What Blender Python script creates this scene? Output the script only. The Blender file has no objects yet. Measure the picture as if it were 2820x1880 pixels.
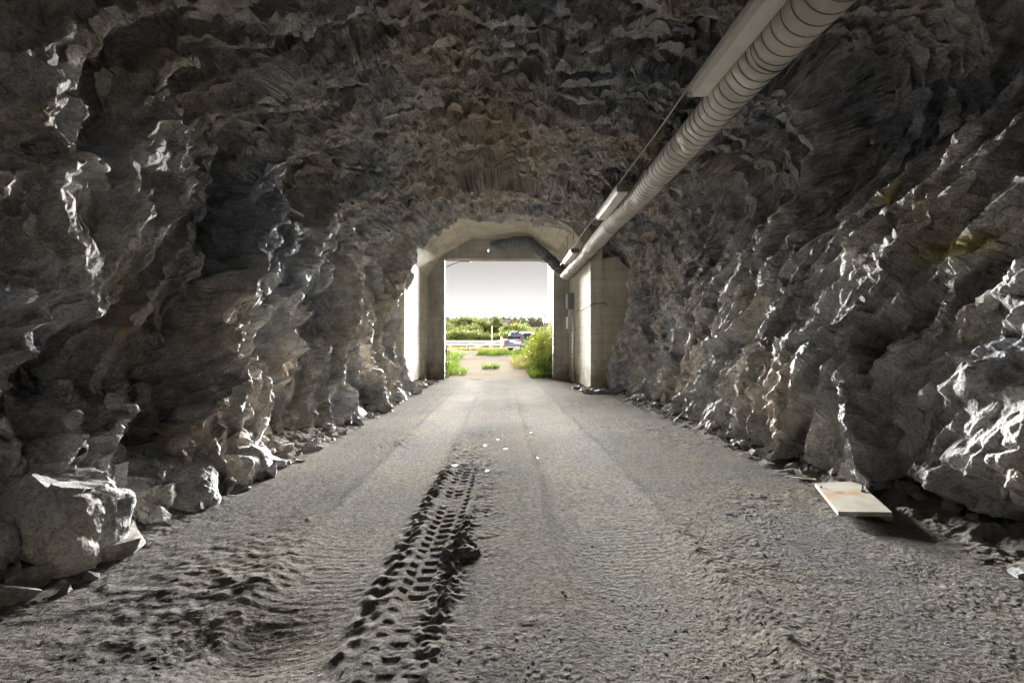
import bpy, bmesh, math, random
import numpy as np
from mathutils import Vector, Matrix, Euler

R = math.radians
rng = np.random.default_rng(7)
random.seed(7)
scene = bpy.context.scene
C = scene.collection

# ------------------------------------------------------------------ camera
FOC = 1253.0                      # focal length in photo pixels (2820 px wide)
VX, VY = 1380.0, 953.0            # where the tunnel axis vanishes in the photo
CAMH = 1.4
cam_d = bpy.data.cameras.new('camera')
cam_d.sensor_width = 36.0
cam_d.lens = 36.0 * FOC / 2820.0
cam_d.clip_start = 0.05
cam_d.clip_end = 5000.0
cam = bpy.data.objects.new('camera', cam_d)
cam.location = (0, 0, CAMH)
cam.rotation_euler = (R(90) + math.atan(13 / FOC), 0, -math.atan(30 / FOC))
C.objects.link(cam)
scene.camera = cam

# ------------------------------------------------------------------ light
SUN_ELEV, SUN_AZ = R(5), R(2.5)   # azimuth measured from the tunnel axis (+y), negative = left
world = bpy.data.worlds.new('World')
scene.world = world
world.use_nodes = True
wn, wl = world.node_tree.nodes, world.node_tree.links
wn.clear()
sky = wn.new('ShaderNodeTexSky')
sky.sky_type = 'NISHITA'
sky.sun_disc = False
sky.sun_elevation = SUN_ELEV
sky.sun_rotation = SUN_AZ
sky.air_density = 0.015
sky.dust_density = 0.0
sky.ozone_density = 1.0
sky.altitude = 500
hsv = wn.new('ShaderNodeHueSaturation')
hsv.inputs['Saturation'].default_value = 0.06
tint = wn.new('ShaderNodeMix'); tint.data_type = 'RGBA'; tint.blend_type = 'MULTIPLY'
tint.inputs[0].default_value = 1.0
tint.inputs[7].default_value = (1.0, .955, .89, 1)      # warm summer haze
bg = wn.new('ShaderNodeBackground')
bg.inputs['Strength'].default_value = 0.05
wo = wn.new('ShaderNodeOutputWorld')
wl.new(sky.outputs[0], hsv.inputs['Color'])
wl.new(hsv.outputs[0], tint.inputs[6])
wl.new(tint.outputs[2], bg.inputs['Color'])
wl.new(bg.outputs[0], wo.inputs['Surface'])

sun_d = bpy.data.lights.new('sun', 'SUN')
sun_d.energy = 5.0
sun_d.angle = R(37)
sun_d.color = (1.0, 0.975, 0.94)
sun = bpy.data.objects.new('sun', sun_d)
sdir = Vector((math.sin(SUN_AZ) * math.cos(SUN_ELEV), math.cos(SUN_AZ) * math.cos(SUN_ELEV), math.sin(SUN_ELEV)))
sun.rotation_euler = sdir.to_track_quat('Z', 'Y').to_euler()
sun.location = (-6, 60, 30)
C.objects.link(sun)

scene.view_settings.view_transform = 'Standard'
scene.view_settings.look = 'None'
scene.view_settings.gamma = 1.0
scene.view_settings.exposure = 5.25
scene.cycles.use_denoising = True
scene.cycles.denoising_prefilter = 'NONE'
scene.cycles.denoising_input_passes = 'RGB_ALBEDO_NORMAL'
scene.cycles.max_bounces = 10
scene.cycles.diffuse_bounces = 3
scene.cycles.glossy_bounces = 4
scene.cycles.sample_clamp_indirect = 6.0

# ------------------------------------------------------------------ helpers
def P(px, py, y):
    """photo pixel + distance along the tunnel axis -> world point"""
    return np.array(((px - VX) * y / FOC, y, CAMH - (py - VY) * y / FOC))

def tag(o, label=None, cat=None, group=None, kind=None):
    if label: o['label'] = label
    if cat: o['category'] = cat
    if group: o['group'] = group
    if kind: o['kind'] = kind
    return o

def empty(name, loc=(0, 0, 0), rz=0.0):
    o = bpy.data.objects.new(name, None)
    o.location = loc
    o.rotation_euler = (0, 0, rz)
    o.empty_display_size = 0.2
    C.objects.link(o)
    return o

def link(name, me, parent=None):
    o = bpy.data.objects.new(name, me)
    C.objects.link(o)
    if parent is not None:
        o.parent = parent
    return o

class Geo:
    def __init__(self): self.v, self.f = [], []
    def add(self, vs, fs):
        n = len(self.v)
        self.v += [tuple(map(float, p)) for p in vs]
        self.f += [tuple(i + n for i in f) for f in fs]
        return self
    def box(self, c, s, rot=None, bev=0.0):
        hx, hy, hz = s[0] / 2, s[1] / 2, s[2] / 2
        if bev > 0:
            b = min(bev, hx * .9, hy * .9, hz * .9)
            bm = bmesh.new()
            bmesh.ops.create_cube(bm, size=1)
            for v in bm.verts: v.co = Vector((v.co.x * s[0], v.co.y * s[1], v.co.z * s[2]))
            bmesh.ops.bevel(bm, geom=list(bm.edges), offset=b, segments=2, affect='EDGES', profile=.6)
            bm.verts.index_update()
            vs = [v.co.copy() for v in bm.verts]
            fs = [[v.index for v in f.verts] for f in bm.faces]
            bm.free()
        else:
            vs = [Vector((x, y, z)) for x in (-hx, hx) for y in (-hy, hy) for z in (-hz, hz)]
            fs = [(0, 1, 3, 2), (4, 6, 7, 5), (0, 4, 5, 1), (2, 3, 7, 6), (0, 2, 6, 4), (1, 5, 7, 3)]
        M = rot if rot is not None else Matrix.Identity(3)
        return self.add([M @ v + Vector(c) for v in vs], fs)
    def tube(self, pts, r, seg=10, cap=True):
        pts = [Vector(p) for p in pts]
        rs = r if hasattr(r, '__len__') else [r] * len(pts)
        rings = []
        for i, p in enumerate(pts):
            d = (pts[min(i + 1, len(pts) - 1)] - pts[max(i - 1, 0)]).normalized()
            up = Vector((0, 0, 1)) if abs(d.z) < .9 else Vector((1, 0, 0))
            a = d.cross(up).normalized(); b = a.cross(d)
            rings.append([p + (a * math.cos(t) + b * math.sin(t)) * rs[i] for t in [2 * math.pi * k / seg for k in range(seg)]])
        vs = [q for ring in rings for q in ring]
        fs = []
        for i in range(len(pts) - 1):
            for k in range(seg):
                k2 = (k + 1) % seg
                fs.append((i * seg + k, i * seg + k2, (i + 1) * seg + k2, (i + 1) * seg + k))
        if cap:
            fs.append(tuple(range(seg))[::-1]); fs.append(tuple((len(pts) - 1) * seg + k for k in range(seg)))
        return self.add(vs, fs)
    def prism(self, poly, a, b, axis='y'):
        """poly of (u,w) extruded along axis between a and b"""
        n = len(poly)
        def mk(u, w, t): return {'y': (u, t, w), 'x': (t, u, w), 'z': (u, w, t)}[axis]
        vs = [mk(u, w, a) for u, w in poly] + [mk(u, w, b) for u, w in poly]
        fs = [(i, (i + 1) % n, n + (i + 1) % n, n + i) for i in range(n)]
        fs += [tuple(range(n))[::-1], tuple(range(n, 2 * n))]
        return self.add(vs, fs)
    def mesh(self, name, mat=None, smooth=False):
        me = bpy.data.meshes.new(name)
        me.from_pydata(self.v, [], self.f)
        me.update()
        if mat: me.materials.append(mat)
        bm = bmesh.new(); bm.from_mesh(me)
        bmesh.ops.recalc_face_normals(bm, faces=bm.faces)
        bm.to_mesh(me); bm.free()
        if smooth: me.polygons.foreach_set('use_smooth', [True] * len(me.polygons))
        return me
    def build(self, name, mat=None, parent=None, smooth=False):
        return link(name, self.mesh(name, mat, smooth), parent)

def np_mesh(name, V, F, mat=None, smooth=True):
    """V (n,3), F (m,k) arrays -> mesh, fast"""
    me = bpy.data.meshes.new(name)
    m, k = F.shape
    me.vertices.add(len(V)); me.vertices.foreach_set('co', np.ascontiguousarray(V, np.float32).ravel())
    me.loops.add(m * k); me.loops.foreach_set('vertex_index', np.ascontiguousarray(F, np.int32).ravel())
    me.polygons.add(m); me.polygons.foreach_set('loop_start', np.arange(0, m * k, k, dtype=np.int32))
    me.polygons.foreach_set('use_smooth', np.full(m, smooth))
    if mat: me.materials.append(mat)
    me.update(calc_edges=True)
    return me

def grid_faces(nr, nc):
    i = np.arange(nr - 1)[:, None] * nc + np.arange(nc - 1)[None, :]
    return np.stack([i, i + 1, i + nc + 1, i + nc], -1).reshape(-1, 4)

# numpy noise ------------------------------------------------------
def hsh(ix, iy, seed):
    n = ix.astype(np.uint32) * np.uint32(374761393) + iy.astype(np.uint32) * np.uint32(668265263) + np.uint32((seed * 974711 + 12345) & 0xffffffff)
    n = (n ^ (n >> np.uint32(13))) * np.uint32(1274126177)
    n = (n ^ (n >> np.uint32(15))) * np.uint32(2246822519)
    return n ^ (n >> np.uint32(16))

def h01(ix, iy, seed): return (hsh(ix, iy, seed) >> np.uint32(8)).astype(np.float32) * np.float32(1 / 16777216.0)

def perlin(x, y, seed=0):
    x = np.asarray(x, np.float32) + np.float32(1000); y = np.asarray(y, np.float32) + np.float32(1000)
    xi = np.floor(x); yi = np.floor(y)
    fx = x - xi; fy = y - yi
    xi = xi.astype(np.int32); yi = yi.astype(np.int32)
    u = fx * fx * fx * (fx * (fx * 6 - 15) + 10); v = fy * fy * fy * (fy * (fy * 6 - 15) + 10)
    def g(ox, oy):
        a = h01(xi + ox, yi + oy, seed) * np.float32(2 * math.pi)
        return np.cos(a) * (fx - ox) + np.sin(a) * (fy - oy)
    a = g(0, 0) * (1 - u) + g(1, 0) * u
    b = g(0, 1) * (1 - u) + g(1, 1) * u
    return (a * (1 - v) + b * v) * 1.5

def fbm(x, y, seed=0, octv=4, gain=.5, lac=2.03):
    t = 0; a = 1.0
    for o in range(octv):
        t = t + a * perlin(x, y, seed + o * 17); x = x * lac; y = y * lac; a *= gain
    return t

def voro(x, y, seed=0, jit=.92):
    x = np.asarray(x, np.float32) + np.float32(500); y = np.asarray(y, np.float32) + np.float32(500)
    xi = np.floor(x).astype(np.int32); yi = np.floor(y).astype(np.int32)
    f1 = np.full(x.shape, 9, np.float32); f2 = f1.copy()
    dx = np.zeros_like(f1); dy = np.zeros_like(f1)
    cx = np.zeros(x.shape, np.int32); cy = cx.copy()
    for oy in (-1, 0, 1):
        for ox in (-1, 0, 1):
            gx, gy = xi + ox, yi + oy
            hh = hsh(gx, gy, seed)
            jx = (hh & np.uint32(0xffff)).astype(np.float32) / 65536; jy = (hh >> np.uint32(16)).astype(np.float32) / 65536
            ex = x - (gx + .5 + (jx - .5) * jit); ey = y - (gy + .5 + (jy - .5) * jit)
            d = ex * ex + ey * ey
            m = d < f1
            f2 = np.where(m, f1, np.minimum(f2, d))
            f1 = np.where(m, d, f1)
            dx = np.where(m, ex, dx); dy = np.where(m, ey, dy)
            cx = np.where(m, gx, cx); cy = np.where(m, gy, cy)
    return np.sqrt(f1), np.sqrt(f2), dx, dy, h01(cx, cy, seed + 1), h01(cx, cy, seed + 2), h01(cx, cy, seed + 3)

def hsh3(ix, iy, iz, seed):
    n = ix.astype(np.uint32) * np.uint32(374761393) + iy.astype(np.uint32) * np.uint32(668265263) + iz.astype(np.uint32) * np.uint32(2147483647 - 58) + np.uint32((seed * 974711 + 777) & 0xffffffff)
    n = (n ^ (n >> np.uint32(13))) * np.uint32(1274126177)
    n = (n ^ (n >> np.uint32(15))) * np.uint32(2246822519)
    return n ^ (n >> np.uint32(16))

def voro3(x, y, z, seed=0):
    q = [np.asarray(c, np.float32) + np.float32(300) for c in (x, y, z)]
    b = [np.floor(c).astype(np.int32) for c in q]
    f = [c - i for c, i in zip(q, b)]
    f1 = np.full(q[0].shape, 9, np.float32); f2 = f1.copy()
    e1 = [np.zeros_like(f1) for _ in range(3)]; hid = np.zeros(q[0].shape, np.uint32)
    for oz in (-1, 0, 1):
        for oy in (-1, 0, 1):
            for ox in (-1, 0, 1):
                h = hsh3(b[0] + ox, b[1] + oy, b[2] + oz, seed)
                ex = f[0] - (ox + .08 + (h & np.uint32(1023)).astype(np.float32) * np.float32(.84 / 1023))
                ey = f[1] - (oy + .08 + ((h >> np.uint32(10)) & np.uint32(1023)).astype(np.float32) * np.float32(.84 / 1023))
                ez = f[2] - (oz + .08 + ((h >> np.uint32(20)) & np.uint32(1023)).astype(np.float32) * np.float32(.84 / 1023))
                d = ex * ex + ey * ey + ez * ez
                m = d < f1
                f2 = np.where(m, f1, np.minimum(f2, d)); f1 = np.where(m, d, f1)
                for k_, e_ in enumerate((ex, ey, ez)): e1[k_] = np.where(m, e_, e1[k_])
                hid = np.where(m, h, hid)
    r = [((hid * np.uint32(2654435761 + 7919 * k_)) >> np.uint32(8)).astype(np.float32) / 16777216.0 for k_ in range(4)]
    return np.sqrt(f1), np.sqrt(f2), e1, r

def perlin3(x, y, z, seed=0):
    """two slanted slices of 2D noise multiplied out: good enough for grain"""
    return .6 * perlin(x + .71 * z, y - .53 * z, seed) + .6 * perlin(z + .47 * y, x - .61 * y, seed + 3)

def sstep(a, b, x):
    t = np.clip((x - a) / (b - a), 0, 1)
    return t * t * (3 - 2 * t)

def blob(x, y, cx, cy, rx, ry): return np.exp(-((x - cx) / rx) ** 2 - ((y - cy) / ry) ** 2)

# materials ---------------------------------------------------------
def new_mat(name):
    m = bpy.data.materials.new(name); m.use_nodes = True
    nt = m.node_tree
    return m, nt, nt.nodes['Principled BSDF']

def N(nt, typ, **kw):
    n = nt.nodes.new(typ)
    for k, v in kw.items():
        if k in n.inputs: n.inputs[k].default_value = v
        else: setattr(n, k, v)
    return n

def noise_node(nt, vec, scale, detail=4, rough=.55, dist=0.0):
    n = N(nt, 'ShaderNodeTexNoise', Scale=scale, Detail=detail, Roughness=rough, Distortion=dist)
    nt.links.new(vec, n.inputs['Vector'])
    return n.outputs['Fac']

def ramp(nt, fac, stops):
    n = nt.nodes.new('ShaderNodeValToRGB')
    e = n.color_ramp.elements
    while len(e) < len(stops): e.new(.5)
    for el, (p, c) in zip(e, stops):
        el.position = p
        el.color = (c, c, c, 1) if not hasattr(c, '__len__') else (*c, 1)
    nt.links.new(fac, n.inputs['Fac'])
    return n.outputs['Color']

def mix(nt, fac, a, b, mode='MIX'):
    n = nt.nodes.new('ShaderNodeMix'); n.data_type = 'RGBA'; n.blend_type = mode
    for sock, val in ((n.inputs[0], fac), (n.inputs[6], a), (n.inputs[7], b)):
        if hasattr(val, 'is_output'): nt.links.new(val, sock)
        elif hasattr(val, '__len__'): sock.default_value = (*val, 1)
        else: sock.default_value = val
    return n.outputs[2]

def coords(nt, which='Object', scale=None, rot=None):
    tc = nt.nodes.new('ShaderNodeTexCoord')
    if scale is None and rot is None: return tc.outputs[which]
    mp = nt.nodes.new('ShaderNodeMapping')
    if scale: mp.inputs['Scale'].default_value = scale
    if rot: mp.inputs['Rotation'].default_value = rot
    nt.links.new(tc.outputs[which], mp.inputs['Vector'])
    return mp.outputs[0]

def bump(nt, h, strength, dist, prev=None):
    b = N(nt, 'ShaderNodeBump', Strength=strength, Distance=dist)
    nt.links.new(h, b.inputs['Height'])
    if prev is not None: nt.links.new(prev, b.inputs['Normal'])
    return b.outputs['Normal']

def simple(name, col, rough=.6, metal=0.0, var=.25, scale=6.0, bmp=.15, spec=.5, detail=5):
    m, nt, b = new_mat(name)
    co = coords(nt)
    f = noise_node(nt, co, scale, detail, .65)
    c = ramp(nt, f, [(.25, [x * (1 - var) for x in col]), (.75, [min(1, x * (1 + var)) for x in col])])
    nt.links.new(c, b.inputs['Base Color'])
    b.inputs['Roughness'].default_value = rough
    b.inputs['Metallic'].default_value = metal
    b.inputs['Specular IOR Level'].default_value = spec
    if bmp > 0:
        nt.links.new(bump(nt, noise_node(nt, co, scale * 6, 4), bmp, .01), b.inputs['Normal'])
    return m

def spot_mask(nt, co, centre, rad, nz, amt=.9):
    """irregular patch of colour around a place; nz = shared noise socket"""
    sub = N(nt, 'ShaderNodeVectorMath', operation='SUBTRACT'); nt.links.new(co, sub.inputs[0]); sub.inputs[1].default_value = centre
    div = N(nt, 'ShaderNodeVectorMath', operation='DIVIDE'); nt.links.new(sub.outputs[0], div.inputs[0]); div.inputs[1].default_value = rad
    ln = N(nt, 'ShaderNodeVectorMath', operation='LENGTH'); nt.links.new(div.outputs[0], ln.inputs[0])
    ad = N(nt, 'ShaderNodeMath', operation='MULTIPLY_ADD'); nt.links.new(nz, ad.inputs[0]); ad.inputs[1].default_value = 1.6; nt.links.new(ln.outputs['Value'], ad.inputs[2])
    return ramp(nt, N_div(nt, ad.outputs[0], 3.0), [(.30, amt), (.58, 0.0)])

def N_div(nt, v, d):
    m = N(nt, 'ShaderNodeMath', operation='DIVIDE'); nt.links.new(v, m.inputs[0]); m.inputs[1].default_value = d
    return m.outputs[0]

# rock
def rock_material():
    m, nt, b = new_mat('blasted_rock')
    co = coords(nt)
    big = noise_node(nt, co, .55, 3, .6)
    mid = noise_node(nt, co, 3.2, 6, .68)
    fol = noise_node(nt, co, 7.5, 5, .72)
    base = ramp(nt, mid, [(.28, (.175, .169, .162)), (.5, (.40, .39, .374)), (.72, (.62, .607, .587))])
    tint = ramp(nt, big, [(.34, (.66, .72, .84)), (.50, (1, 1, 1)), (.66, (1.15, 1.04, .90))])
    c = mix(nt, 1.0, base, tint, 'MULTIPLY')
    c = mix(nt, ramp(nt, fol, [(.35, 0.45), (.55, 0.0)]), c, (.17, .165, .16))
    gr = noise_node(nt, co, 46, 4, .7)
    c = mix(nt, 1.0, c, ramp(nt, gr, [(.30, .55), (.50, 1.0), (.70, 1.35)]), 'MULTIPLY')
    vc = N(nt, 'ShaderNodeTexVoronoi', feature='DISTANCE_TO_EDGE', Scale=1.6)
    wv_ = N(nt, 'ShaderNodeVectorMath', operation='MULTIPLY_ADD'); nt.links.new(gr, wv_.inputs[0]); wv_.inputs[1].default_value = (.30, .30, .30); nt.links.new(co, wv_.inputs[2])
    nt.links.new(wv_.outputs[0], vc.inputs['Vector'])
    c = mix(nt, ramp(nt, vc.outputs['Distance'], [(.0, .55), (.014, 0.0)]), c, (.07, .066, .062))
    # mineral stains; the broad ceiling patch is warm ground bounce painted in
    for cen, rad, col, amt in (((-3.1, 4.15, 1.55), (.8, .16, .75), (.34, .19, .05), .75),
                               ((3.75, 3.62, 2.2), (.9, .40, .16), (.55, .48, .05), .9),
                               ((3.8, 4.5, 2.85), (.9, .16, .26), (.42, .37, .05), .75),
                               ((-3.0, 4.25, .6), (.8, .3, .5), (.22, .13, .07), .6),
                               ((-3.1, 6.6, .9), (.8, .35, .5), (.28, .17, .06), .5),
                               ((-3.0, 12.6, 2.6), (.8, 1.4, 1.3), (.34, .31, .14), .5),
                               ((3.7, 6.6, 3.6), (.8, .5, .4), (.20, .07, .06), .55),
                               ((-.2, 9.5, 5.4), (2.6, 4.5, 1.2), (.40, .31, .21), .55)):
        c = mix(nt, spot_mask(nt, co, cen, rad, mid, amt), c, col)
    nt.links.new(c, b.inputs['Base Color'])
    ro = ramp(nt, noise_node(nt, co, 1.4, 3, .6), [(.3, .55), (.7, .85)])
    nt.links.new(ro, b.inputs['Roughness'])
    b.inputs['Specular IOR Level'].default_value = .16
    n1 = bump(nt, fol, .8, .03)
    n2 = bump(nt, gr, 1.0, .016, n1)
    nt.links.new(n2, b.inputs['Normal'])
    return m
M_ROCK = rock_material()

def floor_material():
    m, nt, b = new_mat('compacted_gravel_dirt')
    co = coords(nt)
    f1 = noise_node(nt, co, 1.1, 6, .6)
    f2 = noise_node(nt, co, 26, 5, .75)
    c = ramp(nt, f2, [(.3, (.072, .068, .063)), (.5, (.140, .134, .124)), (.72, (.23, .22, .205))])
    c = mix(nt, 1.0, c, ramp(nt, f1, [(.35, (.82, .85, .90)), (.65, (1.0, .97, .92))]), 'MULTIPLY')
    # paler dust pressed into the two wheel lanes
    sep = nt.nodes.new('ShaderNodeSeparateXYZ'); nt.links.new(co, sep.inputs[0])
    wob = N(nt, 'ShaderNodeMath', operation='MULTIPLY_ADD'); nt.links.new(f1, wob.inputs[0]); wob.inputs[1].default_value = .5; nt.links.new(sep.outputs['X'], wob.inputs[2])
    mr = N(nt, 'ShaderNodeMapRange'); nt.links.new(wob.outputs[0], mr.inputs[0]); mr.inputs[1].default_value = -2.75; mr.inputs[2].default_value = 3.25
    def lx(x): return (x + 3.0) / 6.0
    lane = ramp(nt, mr.outputs[0], [(lx(-1.7), .92), (lx(-1.2), 1.10), (lx(-.8), 1.10), (lx(-.4), .93), (lx(.2), .93), (lx(.65), 1.08), (lx(1.1), 1.08), (lx(1.7), .92)])
    c = mix(nt, 1.0, c, lane, 'MULTIPLY')
    nt.links.new(c, b.inputs['Base Color'])
    wet = ramp(nt, noise_node(nt, coords(nt, 'Object', (1.5, .35, 1)), 1.3, 5, .6), [(.42, .98), (.62, .75)])
    nt.links.new(wet, b.inputs['Roughness'])
    b.inputs['Specular IOR Level'].default_value = 0.0
    n1 = bump(nt, noise_node(nt, co, 60, 5, .78), .65, .012)
    n2 = n1
    nt.links.new(n2, b.inputs['Normal'])
    return m
M_FLOOR = floor_material()

def concrete_material(name, col=(.50, .465, .385), lines=True, stain=.5):
    m, nt, b = new_mat(name)
    co = coords(nt)
    f = noise_node(nt, co, 1.3, 7, .65, .3)
    g = noise_node(nt, coords(nt, 'Object', (6, 6, .5)), 1.2, 6, .65)
    c = ramp(nt, f, [(.3, [x * .68 for x in col]), (.55, col), (.75, [min(1, x * 1.22) for x in col])])
    c = mix(nt, ramp(nt, g, [(.50, 0.0), (.72, stain)]), c, [x * .42 for x in col])
    n = bump(nt, noise_node(nt, co, 40, 5, .7), .35, .006)
    if lines:
        w = N(nt, 'ShaderNodeTexWave', wave_type='BANDS', bands_direction='Z', wave_profile='SAW', Scale=1.05, Distortion=.25, Detail=2.0)
        w.inputs['Detail Scale'].default_value = .8
        nt.links.new(co, w.inputs['Vector'])
        edge = ramp(nt, w.outputs['Fac'], [(.0, 1.0), (.06, 0.0), (.95, 0.0), (1.0, 1.0)])
        c = mix(nt, N_mul(nt, edge, .45), c, [x * .35 for x in col])
        n = bump(nt, edge, -.6, .012, n)
    # damp dark foot of the wall with soil splash
    sep = nt.nodes.new('ShaderNodeSeparateXYZ'); nt.links.new(co, sep.inputs[0])
    ad = N(nt, 'ShaderNodeMath', operation='MULTIPLY_ADD'); nt.links.new(f, ad.inputs[0]); ad.inputs[1].default_value = 2.2; nt.links.new(sep.outputs['Z'], ad.inputs[2])
    c = mix(nt, ramp(nt, N_div(nt, ad.outputs[0], 4.0), [(.30, .75), (.50, 0.0)]), c, (.13, .105, .055))
    nt.links.new(c, b.inputs['Base Color'])
    nt.links.new(n, b.inputs['Normal'])
    b.inputs['Roughness'].default_value = .8
    b.inputs['Specular IOR Level'].default_value = .1
    return m
def N_mul(nt, v, k):
    m = N(nt, 'ShaderNodeMath', operation='MULTIPLY'); nt.links.new(v, m.inputs[0]); m.inputs[1].default_value = k
    return m.outputs[0]
M_CONC = concrete_material('board_marked_concrete')
M_CONC2 = concrete_material('rough_concrete', (.36, .345, .31), True, .6)
M_DUCT = simple('galvanised_sheet', (.40, .375, .33), .68, .05, .28, 2.2, .2, .3)
M_SEAM = simple('duct_seam', (.10, .095, .085), .6, .3, .2)
M_FLEX = simple('flexible_duct_dark', (.085, .095, .105), .55, .0, .3, 5.0, .3)
M_LAMP = simple('lamp_housing', (.60, .575, .52), .45, .0, .10, 9.0, .1)
M_LAMPEND = simple('lamp_end_plastic', (.16, .15, .135), .5, .0, .2)
M_WIRE = simple('conduit', (.40, .37, .32), .5, .2, .2)
M_STEEL = simple('dark_steel', (.075, .075, .08), .45, .6, .3)
M_RUSTROD = simple('weathered_steel_rod', (.42, .38, .31), .6, .3, .35, 12)
M_BOXBLUE = simple('blue_grey_enclosure', (.16, .19, .215), .45, .0, .12)
M_BOXGREY = simple('pale_grey_enclosure', (.42, .44, .46), .45, .0, .1)
M_PIPE = simple('pale_pipe', (.48, .44, .35), .5, .0, .2)
M_GALV = simple('galvanised_rail', (.24, .245, .25), .4, .5, .1)
M_WOOD = simple('grey_wood', (.34, .29, .22), .8, .0, .3, 10, .4)
M_PALEWOOD = simple('pale_stick', (.52, .48, .40), .8, .0, .2, 10, .3)
M_CAB = simple('grey_green_cabinet', (.30, .33, .27), .5, .0, .12)
M_WHITE = simple('white_paint', (.75, .75, .73), .5, .0, .06)

def leaf_mat(name, col, var=.45, trans=.35, scale=1.2):
    m, nt, b = new_mat(name)
    co = coords(nt)
    f = noise_node(nt, co, scale, 3, .6)
    oi = nt.nodes.new('ShaderNodeObjectInfo')
    c = ramp(nt, f, [(.3, [x * (1 - var) for x in col]), (.7, [min(1, x * (1 + var)) for x in col])])
    hs = nt.nodes.new('ShaderNodeHueSaturation')
    mr = N(nt, 'ShaderNodeMapRange'); nt.links.new(oi.outputs['Random'], mr.inputs[0]); mr.inputs[3].default_value = .7; mr.inputs[4].default_value = 1.25
    nt.links.new(mr.outputs[0], hs.inputs['Value']); nt.links.new(c, hs.inputs['Color'])
    nt.links.new(hs.outputs[0], b.inputs['Base Color'])
    b.inputs['Roughness'].default_value = .6
    b.inputs['Specular IOR Level'].default_value = .25
    tr = nt.nodes.new('ShaderNodeBsdfTranslucent'); nt.links.new(hs.outputs[0], tr.inputs['Color'])
    ms = nt.nodes.new('ShaderNodeMixShader'); ms.inputs[0].default_value = trans
    nt.links.new(b.outputs[0], ms.inputs[1]); nt.links.new(tr.outputs[0], ms.inputs[2])
    nt.links.new(ms.outputs[0], nt.nodes['Material Output'].inputs['Surface'])
    return m
M_LEAF_NEAR = leaf_mat('sunny_bush_leaf', (.085, .10, .012), .5, .45, .9)
M_GRASS = leaf_mat('fresh_grass', (.05, .075, .010), .5, .45, 1.5)
M_DRYGRASS = leaf_mat('dry_grass', (.17, .15, .055), .4, .4, 1.5)
M_LEAF_FAR = leaf_mat('deciduous_leaf', (.12, .14, .04), .35, .3, .15)
M_LEAF_DARK = leaf_mat('conifer_leaf', (.045, .062, .028), .3, .2, .15)
M_BARK = simple('bark', (.12, .095, .07), .9, 0, .3, 8, .5)

# ------------------------------------------------------------------ rock tunnel
PROF = np.array([(-2.50, -.45), (-2.74, .05), (-3.06, .55), (-3.40, 1.7), (-3.45, 3.3), (-3.08, 4.4), (-2.25, 5.22), (-.95, 5.62),
                 (.6, 5.70), (2.0, 5.55), (3.15, 5.0), (4.0, 4.2), (4.42, 2.9), (4.08, 1.5), (3.60, .30), (3.42, -.45)])
def catmull(Pn, n):
    pts = np.vstack([2 * Pn[0] - Pn[1], Pn, 2 * Pn[-1] - Pn[-2]])
    out = []
    for i in range(1, len(pts) - 2):
        p0, p1, p2, p3 = pts[i - 1:i + 3]
        t = np.linspace(0, 1, 60, endpoint=False)[:, None]
        out.append(.5 * (2 * p1 + (p2 - p0) * t + (2 * p0 - 5 * p1 + 4 * p2 - p3) * t ** 2 + (3 * p1 - p0 - 3 * p2 + p3) * t ** 3))
    out = np.vstack(out + [pts[-2:-1]])
    L = np.r_[0, np.cumsum(np.linalg.norm(np.diff(out, axis=0), axis=1))]
    return L, out
PL, PC = catmull(PROF, 0)
SLEN = PL[-1]
NS = 880
S1 = np.linspace(0, SLEN, NS)
px_ = np.interp(S1, PL, PC[:, 0]); pz_ = np.interp(S1, PL, PC[:, 1])
tx = np.gradient(px_, S1); tz = np.gradient(pz_, S1)
k = np.ones(41) / 41
def sm(a): return np.convolve(np.pad(a, 20, mode='edge'), k, 'valid')
tx, tz = sm(tx), sm(tz)
ln = np.hypot(tx, tz)
nx_, nz_ = tz / ln, -tx / ln              # inward normal (left wall: +x)
# base rows along the tunnel: dense where the picture is dense
YEND = 15.25
yy = np.linspace(-7, YEND, 6000)
dens_y = np.minimum(np.where(yy < 2.8, np.interp(yy, [-7, 1.0, 2.2, 2.8], [3, 6, 20, 130]), 3000 / np.maximum(yy, 2.8) ** 2 + 24), 135)
cum = np.r_[0, np.cumsum((dens_y[1:] + dens_y[:-1]) / 2 * np.diff(yy))]
NB = NR = int(cum[-1])
Y1 = np.interp(np.linspace(0, cum[-1], NB), cum, yy)
Yg, Sg = np.meshgrid(Y1, S1, indexing='ij')
Yg = Yg.astype(np.float32); Sg = Sg.astype(np.float32)
s_l = np.interp(4.3, pz_[:NS // 2], S1[:NS // 2])          # left wall / ceiling seam
s_r = S1[NS // 2:][np.argmin(np.abs(pz_[NS // 2:] - 4.6))]
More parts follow.
